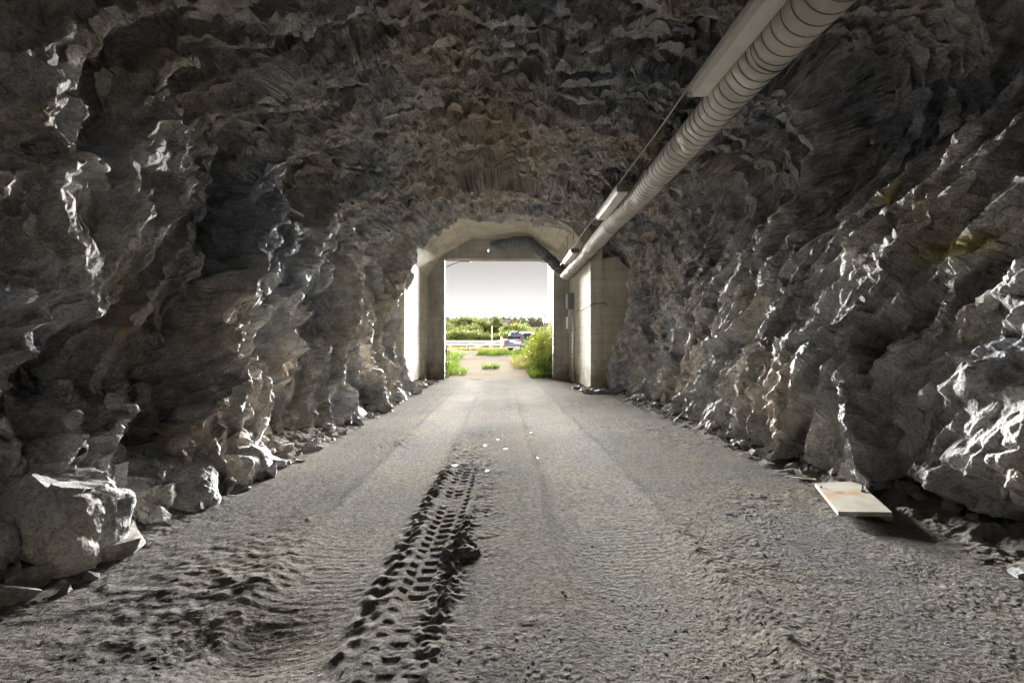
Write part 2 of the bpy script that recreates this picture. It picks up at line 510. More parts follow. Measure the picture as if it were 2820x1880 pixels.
# foliation: lines lean forward on both walls, run across on the ceiling
gs = np.interp(S1, [0, s_l, s_l + 1.2, s_r - 1.0, s_r + .5, SLEN], [0, .42 * s_l, .42 * s_l + .2, .42 * s_l + .0, .42 * s_l + .5, .42 * s_l + .5 + .55 * (SLEN - s_r)]).astype(np.float32)
def frame(Lg):
    """warped rock coordinates for a lengthwise coordinate"""
    Tg = Lg - gs[None, :]
    w = [perlin(Sg * f, Lg * f, i + 1) for i, f in enumerate((.8, .8, 3.1, 3.1, 11, 11))]
    return Sg + .05 * w[0] + .009 * w[2] + .003 * w[4], Tg + .05 * w[1] + .009 * w[3] + .003 * w[5], Tg, w
sA, tA, Tg, W = frame(Yg)
ceil = (sstep(s_l - .6, s_l + .8, Sg) * (1 - sstep(s_r - .8, s_r + .6, Sg))).astype(np.float32)
def facets(Lt, Ls, off, grad, seed, bias=0.0, crack=0.0, cw=.06, tt=None, ss=None):
    """broken faces: every cell is a tilted plane at its own height"""
    F1, F2, du, dv, r1, r2, r3 = voro((tA if tt is None else tt) / Lt, (sA if ss is None else ss) / Ls, seed)
    d = off * (r1 * 2 - 1) + ((r2 * 2 - 1) * grad + bias) * du * Lt + (r3 * 2 - 1) * grad * dv * Ls * .6
    if crack: d = d - crack * (1 - sstep(0, cw, F2 - F1))
    return d
def splinters(Lt, Ls, p0, p1, kk, seed, wob):
    """each block split into parallel plates with its own strike; plates step like roof slates"""
    F1, F2, du, dv, r1, r2, r3 = voro(tA / Lt, sA / Ls, seed)
    a = (r1 - .5) * 1.1
    q = du * Lt * np.cos(a) + dv * Ls * np.sin(a) * .8 + wob
    p = p0 + (p1 - p0) * r2
    ph = q / p + r3 * 7
    fr = ph % 1.0
    rnd = h01(np.floor(ph + 200).astype(np.int32), (r3 * 4096).astype(np.int32), seed + 9)
    return kk * p * (.4 + 1.2 * rnd) * np.where(r3 < .8, 1 - fr, fr)
def blur_y(A, h):
    """box blur over +-h metres along the tunnel (rows are unevenly spaced)"""
    Cm = np.zeros_like(A, dtype=np.float64)
    Cm[1:] = np.cumsum((A[1:] + A[:-1]) * .5 * np.diff(Y1)[:, None], axis=0)
    def at(y):
        y = np.clip(y, Y1[0], Y1[-1]); i = np.clip(np.searchsorted(Y1, y) - 1, 0, NB - 2)
        w = ((y - Y1[i]) / (Y1[i + 1] - Y1[i]))[:, None]
        return Cm[i] * (1 - w) + Cm[i + 1] * w
    lo = np.clip(Y1 - h, Y1[0], None); hi = np.clip(Y1 + h, None, Y1[-1])
    return ((at(hi) - at(lo)) / (hi - lo)[:, None]).astype(np.float32)
def box_s(A, n):
    Cm = np.cumsum(np.pad(A, ((0, 0), (n + 1, n)), mode='edge'), axis=1, dtype=np.float64)
    return ((Cm[:, 2 * n + 1:] - Cm[:, :-2 * n - 1]) / (2 * n + 1)).astype(np.float32)
def box3(A):
    A = np.pad(A, 1, mode='edge')
    A = (A[:-2] + A[1:-1] + A[2:]) / 3
    return (A[:, :-2] + A[:, 1:-1] + A[:, 2:]) / 3
def aa(A): return box3(A)                 # spread every jump over a few rows and columns, else edges turn into combs
def blocks(Lt, Ls, hv, seed, tilt=.22, bias=-.16, steep=(.55, 1.25), size=(.10, .34), tt=None, ss=None):
    """upper envelope of angular blocks: each cell has a flat tilted top and four sloping sides, meeting in straight creases.
    Heights in metres; the sides turned to the daylight are gentle, those turned back are steep."""
    x = (tA if tt is None else tt) / np.float32(Lt) + np.float32(400); y = (sA if ss is None else ss) / np.float32(Ls) + np.float32(400)
    xi = np.floor(x).astype(np.int32); yi = np.floor(y).astype(np.int32)
    out = np.full(x.shape, -9, np.float32)
    for oy in (-1, 0, 1):
        for ox in (-2, -1, 0, 1):
            gx, gy = xi + ox, yi + oy
            r = [h01(gx, gy, seed * 31 + q) for q in range(9)]
            u = (x - gx - (.12 + .76 * r[0])) * np.float32(Lt); v = (y - gy - (.12 + .76 * r[1])) * np.float32(Ls)
            f = ((r[2] * 2 - 1) * tilt + bias) * u + (r[3] * 2 - 1) * tilt * v          # top plane
            a0 = (r[4] - .5) * .5
            c_, s_ = np.cos(a0), np.sin(a0)
            p = c_ * u + s_ * v; q = -s_ * u + c_ * v
            lo, hi = steep
            g = np.minimum(-(.26 + .30 * r[5]) * (p - (size[0] + (size[1] - size[0]) * r[6]) * Lt), (lo + (.5 + .5 * r[7]) * (hi - lo)) * (p + (size[0] + (size[1] - size[0]) * r[5]) * Lt))
            g = np.minimum(g, -(lo + (hi - lo) * r[8]) * (q - (size[0] + (size[1] - size[0]) * r[7]) * Ls))
            g = np.minimum(g, (lo + (hi - lo) * r[6]) * (q + (size[0] + (size[1] - size[0]) * r[8]) * Ls))
            out = np.maximum(out, (r[2] + r[8] - 1) * hv + np.minimum(f, g + f * .3))
    return np.maximum(out, -2.2 * hv)
# large blocks and plates
D = facets(1.35, 2.3, .16, .30, 21, -.20)
D += facets(.60, 1.35, .085, .40, 22, -.26, .04, .035)
D += facets(.95, .80, .06, .34, 26, 0, .02, .03, .75 * Yg + .66 * Sg + .02 * W[2], .75 * Sg - .66 * Yg + .02 * W[3])
D += splinters(.95, 1.3, .14, .34, .38, 61, .012 * W[2] + .004 * W[4])
D += ceil * (splinters(2.2, 4.0, .55, 1.0, .40, 64, .03 * W[1] + .02 * W[2]) + 1.0 * splinters(.8, 1.5, .16, .36, .45, 65, .02 * W[3]))
st = perlin(tA * 1.25, sA * .28, 61) * .5 + .5              # ledges running across the ceiling
D += ceil * .20 * (sstep(.42, .455, st) - .5 + .45 * sstep(.60, .62, st) + .4 * sstep(.30, .32, st))
D = 1.08 * aa(aa(D)) + .02
D += .20 * perlin(Sg * .33, Yg * .30, 11) + .05 * perlin(Sg * .8 + 3, Tg * .75, 12)
D += ceil * .42 * np.clip((10.6 - Yg) / 3.4, 0, 1) * (1 - sstep(7.0, 6.4, Yg)) * blob(np.interp(Sg, S1, px_), Yg * 0, 1.2, 0, .9, 1)   # tilted pale slab over the lamps
# known large shapes: (height, distance) blobs
zs = np.interp(Sg, S1, pz_); xs = np.interp(Sg, S1, px_)
right = sstep(SLEN * .55, SLEN * .62, Sg); left = 1 - sstep(SLEN * .38, SLEN * .45, Sg)
D -= right * .55 * blob(zs, Yg, 3.6, 5.4, .85, 1.7)                   # dark hollow high on the right wall
D -= right * .30 * blob(zs, Yg, 4.1, 3.4, .8, .9)
D += right * .95 * np.clip((12.5 - Yg) / 9.5, 0, 1) * sstep(4.2, 2.4, zs) * sstep(-.5, 1.3, zs)
D += right * .34 * blob(zs, Yg, 2.3, 9.2, .9, .9)
D += right * .25 * sstep(5.4, 2.9, Yg) * sstep(3.0, 2.0, zs) * sstep(.2, 1.4, zs)     # near foot turned to the daylight
D -= right * .30 * blob(zs, Yg, 1.45, 4.75, .40, .20)                 # upright dark pocket
D -= right * .32 * blob(zs, Yg, 1.9, 3.75, .45, .22)
D -= left * .45 * blob(zs, Yg, 2.6, 10.9, 1.3, .40)                   # deep slot on the left wall
D -= left * .35 * blob(zs, Yg, 3.9, 4.6, .8, .6)
D += left * .22 * blob(zs, Yg, .5, 5.4, .5, 1.2)
D += left * .32 * np.clip((12 - Yg) / 8.7, 0, 1) * (1 - sstep(3.3, 2.5, Yg)) * sstep(.1, .9, zs) * sstep(4.2, 3.0, zs)
D = np.where(D > .62, .62 + (D - .62) * .35, D)
# keep clear of the concrete mouth and the floor line
endf = sstep(12.3, 14.6, Yg)
D = D * (1 - .35 * endf) + endf * (.06 - .26 * sstep(4.0, 5.0, zs))
D = D + sstep(11.5, 14.2, Yg) * (.06 * left * sstep(5.0, 4.2, zs) + .12 * right * sstep(4.6, 3.8, zs))
low = 1 - sstep(.0, .9, zs)
D = D * (1 - .35 * low) - sstep(5.5, 2.0, Yg) * .12
Dm = D.astype(np.float32)
Lg = Yg + .9 * Dm                        # runs on across the step faces that look back into the tunnel
X = xs + np.interp(Sg, S1, nx_) * Dm; Z = zs + np.interp(Sg, S1, nz_) * Dm
vy = [np.gradient(q, axis=0) for q in (X, Yg, Z)]; vs_ = [np.gradient(q, axis=1) for q in (X, Yg, Z)]
nX = vy[2] * vs_[1] - vy[1] * vs_[2]; nY = vy[0] * vs_[2] - vy[2] * vs_[0]; nZ = vy[1] * vs_[0] - vy[0] * vs_[1]
nl_ = np.sqrt(nX ** 2 + nY ** 2 + nZ ** 2) + 1e-9
sg_ = np.sign(np.mean((nX / nl_) * np.interp(Sg, S1, nx_) + (nZ / nl_) * np.interp(Sg, S1, nz_)))
nX, nY, nZ = [box3(box3(q / nl_ * sg_)) for q in (nX, nY, nZ)]
# small plates, chips, grain: a function of the place in space, pushed along the surface's own normal
dL = np.maximum(np.gradient(Y1)[:, None], SLEN / NS) * np.ones((1, NS))
def att(p): return sstep(.8 * dL, 2.2 * dL, np.float32(p))        # leave out what the rows are too coarse to carry
crump = perlin3(X * .6, Yg * .6, Z * .6, 31) + .35 * perlin3(X * 1.8, Yg * 1.8, Z * 1.8, 32)
fine = np.maximum(.30 + .95 * sstep(-.25, .2, crump), .8 * ceil)
sA, tA, Tg, W = frame(Yg + (.45 + .45 * ceil) * Dm)
d = (.5 + .5 * fine) * .9 * blocks(.25, .62, .045, 211, .24, -.18, size=(.04, .28))
d += att(.14) * (.45 + .65 * fine) * blocks(.12, .26, .026, 212, .36, -.10)
d += att(.07) * (.5 + .6 * fine) * blocks(.058, .11, .012, 213, .42, 0)
d += att(.05) * fine * aa(splinters(.30, .45, .03, .07, .16, 62, .004 * W[4]))
d += .003 * perlin3(X * 9, Yg * 9, Z * 9, 51) + att(.035) * (.0024 + .0018 * fine) * perlin3(X * 30, Yg * 30, Z * 30, 54)
d *= 1 - .5 * sstep(12.8, 14.6, Yg)
X = X + nX * d; Yd = Yg + nY * d; Z = Z + nZ * d
def rock_part(name, c0, c1):
    V = np.stack([X[:, c0:c1], Yd[:, c0:c1], Z[:, c0:c1]], -1).reshape(-1, 3)
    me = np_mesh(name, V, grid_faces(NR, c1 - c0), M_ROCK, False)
    return tag(link(name, me), kind='structure')
cl = int(np.searchsorted(S1, s_l)); cr = int(np.searchsorted(S1, s_r))
o = rock_part('rock_wall_left', 0, cl + 1); o['label'] = 'blasted rock wall of the tunnel on the left, tall cracked slabs'
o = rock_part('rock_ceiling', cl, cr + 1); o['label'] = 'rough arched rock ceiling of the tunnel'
o = rock_part('rock_wall_right', cr, NS); o['label'] = 'blasted rock wall of the tunnel on the right, leaning slabs'
def wall_x(side, y, z):
    """rock surface x on a wall at (y,z)"""
    half = slice(0, NS // 2) if side < 0 else slice(NS // 2, NS)
    i = int(np.argmin((Z[:, half] - z) ** 2 + (Yd[:, half] - y) ** 2))
    return float(X[:, half].ravel()[i])
def ceil_z(x, y):
    m = slice(cl, cr)
    i = int(np.argmin((X[:, m] - x) ** 2 + (Yd[:, m] - y) ** 2))
    return float(Z[:, m].ravel()[i])
# rock face that closes the drift far behind the camera
gx, gz = np.meshgrid(np.linspace(-4.6, 5.2, 40), np.linspace(-.6, 6.6, 34), indexing='ij')
gy = -6.6 + .5 * fbm(gx * .5, gz * .5, 77, 4)
tag(link('rock_wall_back', np_mesh('rock_wall_back', np.stack([gx, gy, gz], -1).reshape(-1, 3), grid_faces(40, 34), M_ROCK, False)), kind='structure')

# ------------------------------------------------------------------ floor of the tunnel
NX = 740
fx1 = np.linspace(-3.5, 4.25, NX)
fy = np.linspace(-7, 19.6, 6000)
fd = np.where(fy < 1.2, 5, np.minimum(1.15 * 640 / np.maximum(fy, 1.2) ** 2 + 6, 150))
fc = np.r_[0, np.cumsum((fd[1:] + fd[:-1]) / 2 * np.diff(fy))]
NY = int(fc[-1])
fy1 = np.interp(np.linspace(0, fc[-1], NY), fc, fy)
FY, FX = np.meshgrid(fy1, fx1, indexing='ij')
FX = FX.astype(np.float32); FY = FY.astype(np.float32)
lane_l = np.exp(-((FX + 1.0 + .05 * perlin(FY * .3, FX * 0, 3)) / .34) ** 4)
lane_r = np.exp(-((FX - .85) / .42) ** 4)
lane = np.maximum(lane_l, lane_r)
H = .03 * perlin(FX * .5, FY * .35, 101) - .045 * lane
for c_, w_ in ((-1.0, .40), (.85, .48)):                                   # pushed-up edges of the wheel lanes
    for s_ in (-1, 1): H += .022 * np.exp(-((FX - c_ - s_ * w_ + .04 * perlin(FY * .7, FX * 0 + c_, 6)) / .07) ** 2)
H += lane * .0010 * np.clip(.5 + 1.5 * perlin(FX * 1.5, FY * .8, 119), 0, 1) * sstep(.1, .5, np.sin(FY * 2 * math.pi / .055 + 3 * np.sign(np.sin(FX * 40)) * FX))      # faint road-tyre tread
rough = (1 - .72 * lane) * (.75 + .6 * perlin(FX * .7, FY * .5, 102))
rough = .68 * np.clip(rough, .15, 1.4) * (1 - .6 * (np.abs(FX + .5) < .25) * (FY > 1.8) * (FY < 5.2))
# ruts and streaks along the drive
H += .010 * rough * perlin(FX * 6, FY * .9, 103)
patch = sstep(-.25, .3, perlin(FX * 1.3 + 5, FY * .55, 120) + .4 * perlin(FX * 4, FY * 2.5, 121))
rough = rough * (.45 + .95 * patch)
# clods
F1, F2, du, dv, r1, r2, r3 = voro(FX * 13 + .8 * perlin(FX * 6, FY * 6, 5), FY * 11, 104)
H += rough * .010 * np.clip(1 - F1 * 1.6, 0, 1) * (r1 > .80) * (r2 + .3)
F1, F2, du, dv, r1, r2, r3 = voro(FX * 30, FY * 26, 105)
H += rough * .006 * np.clip(1 - F1 * 1.4, 0, 1) * (r1 > .55) * (r2 + .3)
H += rough * (.007 * fbm(FX * 6, FY * 4, 106, 3) + .0026 * perlin(FX * 34, FY * 30, 109)) + .0014 * perlin(FX * 60, FY * 60, 110)
# scuffed heap on the left foreground
sc = blob(FX, FY, -1.75, 2.75, .55, .6)
H += sc * (.012 + .016 * perlin(FX * 5, FY * 7, 111) + .010 * perlin(FX * 13, FY * 16, 112))
H -= .06 * blob(FX, FY, -1.25, 2.15, .35, .35)
# tractor tyre print
tc = -.50 + .035 * (FY - 2.2)
on = (.35 + .65 * sstep(1.9, 2.7, FY)) * (1 - sstep(4.9, 5.5, FY))
u = FX - tc + .012 * perlin(FX * 8, FY * 8, 8)
def lugs(c, w, ph, dep, skew):
    band = sstep(c - w, c - w + .018, u) * (1 - sstep(c + w - .018, c + w, u))
    f = ((FY + skew * (u - c)) / .105 + ph) % 1.0
    return -dep * band * (sstep(.10, .24, f) * (1 - sstep(.52, .70, f)))
brk = np.clip(.7 + 1.5 * perlin(FX * 3.5, FY * 3.0, 118), .1, 1.05)
H += on * (-.010 * (1 - sstep(.16, .22, np.abs(u + .04))))
H += on * (brk * (lugs(.02, .048, 0, .018, -.15) + lugs(-.075, .036, .45, .015, .35)) + .75 * lugs(.112, .028, .3, .016, -.3) * sstep(3.2, 3.6, FY))
ridge = blob(u, FY * 0, .165, 0, .08, 1) * on * (1 - sstep(3.3, 4.2, FY))
H += ridge * (.014 + .028 * perlin(FX * 11, FY * 9, 113) + .024 * perlin(FX * 27, FY * 24, 114))
H += on * blob(u, FY * 0, -.22, 0, .07, 1) * (.018 + .035 * perlin(FX * 14, FY * 12, 115))
for cx, cy, r in ((-.27, 3.12, .075),):     # smooth slabs of pressed mud
    d = np.hypot((FX - cx) / 1.2, (FY - cy)) / r
    H += .05 * sstep(1.15, .8, d) * (.6 - .4 * (FY - cy) / r) + .035 * np.exp(-((d - 1.25) / .22) ** 2)
# sides rise into rubble
H += .16 * sstep(-2.45, -3.1, FX) + .16 * sstep(3.1, 3.7, FX) + .02 * sstep(2.3, 3.2, FX)
H += .05 * (sstep(-2.3, -2.8, FX) + sstep(2.9, 3.4, FX)) * fbm(FX * 4, FY * 4, 116, 4)
# shallow wet pits
PUDDLES = [(P(1305 + dx, py, 1) , w) for dx, py, w in ()]
pud = []
for px, py, w in ((1303, 1263, .11), (1340, 1222, .16), (1372, 1214, .12), (1392, 1238, .14), (1330, 1266, .12), (1318, 1195, .10), (1336, 1232, .13),
                  (1396, 1175, .17), (1364, 1176, .13), (1455, 1168, .15), (1478, 1260, .12), (1342, 1302, .10), (1252, 1290, .10), (1270, 1304, .08), (1460, 1190, .12),
                  (1440, 1507, .07), (1505, 1625, .10), (1580, 1588, .06), (1420, 1660, .09), (1470, 1668, .09), (1455, 1735, .09), (1560, 1655, .08)):
    y = FOC * (CAMH + .03) / (py - VY)
    x = (px - VX) * y / FOC
    if y < 4.2 or random.random() < .45: continue
    pud.append((x, y, w * random.choice((.18, .26, .36))))
    d = np.hypot(FX - x, (FY - y) / 1.5) / (w * .75)
    i = np.argmin((FX[0] - x) ** 2); j = np.argmin((FY[:, 0] - y) ** 2)
pud_z = []
for x, y, w in pud:
    d = np.hypot(FX - x, (FY - y) / 1.4) / w
    near = d < 1.0
    lvl = float(np.percentile(H[near], 35)) if near.any() else 0.0
    H = H - .016 * np.exp(-d ** 4)
    pud_z.append(lvl - .006)
end = sstep(18.2, 19.4, FY)
H = H * (1 - .6 * end)
floor_me = np_mesh('tunnel_floor', np.stack([FX, FY, H], -1).reshape(-1, 3), grid_faces(NY, NX), M_FLOOR, False)
floor = tag(link('tunnel_floor', floor_me), kind='structure')
floor['label'] = 'grey gravel and mud roadway of the tunnel with tyre prints'
def floor_z(x, y):
    return float(H[int(np.argmin(np.abs(fy1 - y))), int(np.argmin(np.abs(fx1 - x)))])

# puddles
m, nt, b = new_mat('muddy_water')
b.inputs['Base Color'].default_value = (.10, .095, .085, 1); b.inputs['Roughness'].default_value = .5
M_WATER = m
for i, ((x, y, w), lz) in enumerate(zip(pud, pud_z)):
    g = Geo(); n = 18
    pts = [(x + math.cos(a) * w * (.6 + .8 * random.random()), y + 1.0 * math.sin(a) * w * (.5 + .6 * random.random()), lz) for a in [2 * math.pi * q / n for q in range(n)]]
    g.add(pts, [tuple(range(n))])
    tag(g.build('puddle', M_WATER), kind='structure')

# ------------------------------------------------------------------ loose rock
def boulder_mesh(name, pts, cuts=3, amp=.03, seed=0, mat=None):
    bm = bmesh.new()
    for p in pts: bm.verts.new(p)
    bmesh.ops.convex_hull(bm, input=bm.verts)
    bmesh.ops.delete(bm, geom=[v for v in bm.verts if not v.link_faces], context='VERTS')
    if cuts:
        bmesh.ops.bevel(bm, geom=list(bm.edges), offset=.018 * amp / .03, segments=1, affect='EDGES', profile=.5)
        bmesh.ops.triangulate(bm, faces=list(bm.faces))
        for _ in range(cuts):
            es = [e for e in bm.edges if e.calc_length() > .028]
            if not es: break
            bmesh.ops.subdivide_edges(bm, edges=es, cuts=1, use_grid_fill=True)
            bmesh.ops.triangulate(bm, faces=list(bm.faces))
        bm.normal_update()
        co = np.array([v.co for v in bm.verts]); no = np.array([v.normal for v in bm.verts])
        q = co @ np.array([[1, .3, -.4], [-.2, 1, .5], [.6, -.3, 1]]).T
        F1, F2, du, dv, r1, r2, r3 = voro(q[:, 0] * 4.5 + q[:, 2] * 2, q[:, 1] * 4.5 - q[:, 2] * 3, seed + 40)
        d = amp * (fbm(q[:, 0] * 3.2 + seed, q[:, 1] * 3.2, seed, 3) * .55 + fbm(q[:, 1] * 5 + seed, q[:, 2] * 5, seed + 5, 4) * .45 + (r1 - .5) * .8 + (r2 - .5) * du * 1.6 + (r3 - .5) * dv * 1.6)
        for v, nn, dd in zip(bm.verts, no, d): v.co += Vector(nn * float(dd))
    me = bpy.data.meshes.new(name); bm.to_mesh(me); bm.free()
    me.materials.append(mat or M_ROCK)
    return me
def block(c, s, seed, jit=.22, n=14):
    r = np.random.default_rng(seed)
    pts = []
    for sx in (-1, 1):
        for sy in (-1, 1):
            for sz in (-1, 1):
                p = np.array((sx, sy, sz), float) + r.uniform(-jit, jit, 3)
                pts.append(p * np.array(s) / 2)
    return pts
def boulder(pts, loc, label, seed, amp=.045, cuts=5):
    me = boulder_mesh('boulder', pts, cuts, amp, seed)
    o = link('boulder', me); o.location = loc
    return tag(o, label, 'boulder', 'fallen boulders along the left wall')
boulder([(-.42, -.30, -.15), (.33, -.36, -.12), (.40, .05, -.1), (-.35, .38, -.1), (.36, -.30, .42), (.40, .08, .36), (-.05, -.2, .58), (-.12, .3, .56), (-.45, -.28, .30), (-.4, .3, .42)],
        (-2.93, 3.12, .03), 'large dark angular boulder with a sharp upright right edge at left wall foot', 3)
boulder([(-.55, -.42, -.15), (.22, -.40, -.1), (.36, .05, -.12), (-.4, .6, -.1), (.30, .05, .10), (.0, -.36, .22), (-.35, -.3, .42), (-.3, .5, .50), (.1, .45, .36), (-.6, .2, .48)],
        (-2.80, 3.95, .02), 'pale wedge-shaped boulder sloping down to a tip behind the large dark boulder', 5)
boulder([(-.4, -.26, -.1), (.28, -.26, -.1), (.34, .26, -.1), (-.4, .3, -.1), (.30, -.22, .24), (.30, .2, .27), (-.1, -.22, .34), (-.35, .25, .38)],
        (-2.80, 4.80, .02), 'blocky boulder with a flat dark front, farthest of the big boulders', 7)
boulder([(-.4, -.25, -.1), (.20, -.22, -.1), (.24, .1, -.1), (-.3, .3, -.1), (.10, -.15, .15), (-.1, .1, .24), (-.35, -.1, .2), (.12, .15, .08)],
        (-2.98, 2.58, .04), 'low dark boulder in the bottom left corner of the picture', 9, .022)
boulder([(-.35, -.2, -.1), (.28, -.22, -.1), (.3, .15, -.1), (-.3, .3, -.1), (.22, -.15, .26), (.15, .12, .30), (-.2, -.12, .40), (-.3, .2, .38)],
        (-3.12, 2.86, .06), 'upright boulder at the left picture edge, between the corner boulder and the large dark one', 11)
boulder([(-.4, -.25, -.1), (.3, -.2, -.1), (.3, .2, -.1), (-.3, .3, -.1), (.25, .1, .08), (-.1, .2, .18), (-.3, -.15, .14), (.1, -.15, .05)],
        (-3.28, 3.38, .50), 'flat slab boulder lying on top behind the large dark boulder', 13)
boulder([(-.1, -.08, -.05), (.1, -.07, -.05), (.09, .08, -.05), (-.08, .09, -.05), (.02, -.02, .14), (-.06, .05, .12), (.07, .05, .06)],
        (-2.66, 3.62, .03), 'small pale pointed boulder between the dark boulder and the wedge boulder', 15, .012, 3)
boulder([(-.3, -.25, -.1), (.28, -.2, -.1), (.3, .25, -.1), (-.3, .3, -.1), (.1, -.1, .26), (-.1, .2, .30), (-.25, -.1, .24), (.2, .18, .12)],
        (-2.85, 12.4, .02), 'dark rounded boulder near the concrete mouth on the left', 17, .03, 3)
boulder([(-.35, -.25, -.1), (.28, -.2, -.1), (.3, .25, -.1), (-.3, .3, -.1), (.1, -.1, .22), (-.1, .2, .30), (-.25, -.1, .28), (.2, .18, .12)],
        (-2.86, 8.9, .02), 'angular boulder halfway along the left wall foot', 19, .03, 3)
# stones: five shared meshes, many individuals
smesh = [boulder_mesh('stone', block((0, 0, 0), (1, .8, .65), 50 + q, .34), 1, .05, q) for q in range(6)]
def stone(x, y, s, z=None):
    o = link('stone', random.choice(smesh), floor)
    o.location = (x, y, (floor_z(x, y) if z is None else z) + s * .12)
    o.scale = (s * random.uniform(.7, 1.2), s * random.uniform(.7, 1.2), s * random.uniform(.6, 1.0))
    o.rotation_euler = (random.uniform(-.5, .5), random.uniform(-.5, .5), random.uniform(0, 6.3))
for i in range(110):
    y = 2.2 + 15.5 * random.random() ** 1.2
    if y > 13 and random.random() < .4: y = random.uniform(2.2, 9)
    x = -2.72 + random.gauss(0, .10) + (.05 if y > 5 else .12)
    stone(min(x, -2.35), y, random.choice((.05, .06, .08, .1, .14, .18)) * random.uniform(.7, 1.2))
for i in range(90):
    y = 2.6 + 12 * random.random() ** 1.2
    x = 3.32 + random.gauss(0, .12)
    if 3.3 < y < 4.6 and x < 3.45: x = 3.5
    stone(max(x, 2.7), y, random.choice((.04, .05, .06, .08, .1, .13)) * random.uniform(.7, 1.2))
for i in range(60):
    stone(random.uniform(2.45, 3.3), random.uniform(13.2, 15.2) if i < 26 else random.uniform(15, 18.6), random.uniform(.08, .28) if i < 26 else random.uniform(.03, .1)) if i < 40 else stone(random.uniform(-3.0, -2.5), random.uniform(13, 18.8), random.uniform(.05, .2))
# loose gravel scattered over the roadway (uncountable)
def gravel(n):
    base = np.array([(1, 0, 0), (-1, 0, 0), (0, 1, 0), (0, -1, 0), (0, 0, 1), (0, 0, -.6)], float)
    bf = np.array([(0, 2, 4), (2, 1, 4), (1, 3, 4), (3, 0, 4), (2, 0, 5), (1, 2, 5), (3, 1, 5), (0, 3, 5)])
    r = np.random.default_rng(5)
    y = 1.9 / (r.uniform(.115, 1.0, n)) ; y = np.minimum(y, 16)
    x = r.uniform(-2.7, 3.35, n)
    keep = r.uniform(0, 1, n) < np.where((np.abs(x + 1.0) < .36), .12, np.where((x > .4) & (x < 1.3), .9, .5))
    x, y = x[keep], y[keep]; n = len(x)
    s = np.clip(r.lognormal(-5.45, .5, n), .002, .012)
    jj = np.clip(np.searchsorted(fy1, y), 0, NY - 1); ii = np.clip(np.searchsorted(fx1, x), 0, NX - 1)
    z = H[jj, ii] + s * .1
    V = base[None] * r.uniform(.6, 1.3, (n, 6, 1)) * s[:, None, None] * np.array((1, 1, .38))
    a = r.uniform(0, 6.3, n); ca, sa = np.cos(a)[:, None], np.sin(a)[:, None]
    V = np.stack([V[..., 0] * ca - V[..., 1] * sa, V[..., 0] * sa + V[..., 1] * ca, V[..., 2]], -1) + np.stack([x, y, z], -1)[:, None]
    F = (bf[None] + 6 * np.arange(n)[:, None, None]).reshape(-1, 3)
    return V.reshape(-1, 3), F
V, F = gravel(9000)
o = tag(link('gravel', np_mesh('gravel', V, F, M_FLOOR, False)), 'loose grey gravel scattered over the tunnel roadway', 'gravel', kind='stuff')

# ------------------------------------------------------------------ concrete mouth
Y0, YF, YE = 14.7, 19.3, 19.85      # front of lining, inner face of the end frame, outer face
XL, XR = -3.1, 2.9
INNER = [(XL, -.3), (XL, 4.36), (-2.52, 5.22), (-1.22, 5.95), (1.02, 5.95), (2.32, 5.22), (XR, 4.36), (XR, -.3)]
lin = empty('concrete_portal', (0, YF, 0))
tag(lin, 'pale board-marked concrete arch lining at the tunnel mouth with square end frame', 'portal')
def off(poly, d):
    out = []
    cx, cz = -.1, 2.6
    for i, (x, z) in enumerate(poly):
        vx, vz = x - cx, z - cz
        if i in (0, len(poly) - 1): out.append((x + math.copysign(d, vx), z)); continue
        l = math.hypot(vx, vz); out.append((x + vx / l * d * 1.1, z + vz / l * d * 1.1))
    return out
OUTER = off(INNER, .42)
names = ['side_wall', 'haunch_panel', 'haunch_panel', 'crown_panel', 'haunch_panel', 'haunch_panel', 'side_wall']
gap = .004
for i in range(7):
    (x0, z0), (x1, z1), (x2, z2), (x3, z3) = INNER[i], INNER[i + 1], OUTER[i + 1], OUTER[i]
    g = Geo()
    l = math.hypot(x1 - x0, z1 - z0); ex, ez = (x1 - x0) / l * gap, (z1 - z0) / l * gap
    g.prism([(x0 + ex, z0 + ez), (x1 - ex, z1 - ez), (x2 - ex, z2 - ez), (x3 + ex, z3 + ez)], Y0 - YF, -.002)
    o = g.build(names[i], M_CONC, lin)
# closing wall round the lining, in the gap behind the rock
bulk = [(-5.5, -.5), (-5.5, 8), (6, 8), (6, -.5)]
def ring_wall(inner, outer, y):
    g = Geo()
    n = len(inner)
    o4 = [(-5.6, -.5), (-5.6, 4.4), (-4.4, 7.6), (-1.6, 8.0), (1.5, 8.0), (4.6, 7.6), (5.9, 4.4), (5.9, -.5)]
    vs = [(x, y, z) for x, z in inner] + [(x, y, z) for x, z in o4]
    g.add(vs, [(i, i + 1, n + i + 1, n + i) for i in range(n - 1)])
    return g
g = ring_wall(OUTER, None, 15.32 - YF); g.build('backing_wall', M_CONC2, lin)
# wing wall right of the mouth, facing into the tunnel
Geo().prism([(XR + .423, -.3), (XR + .423, 4.25), (3.75, 4.3), (4.4, 3.7), (4.6, -.3)], 14.705 - YF, 15.2 - YF).build('wing_wall', M_CONC, lin)
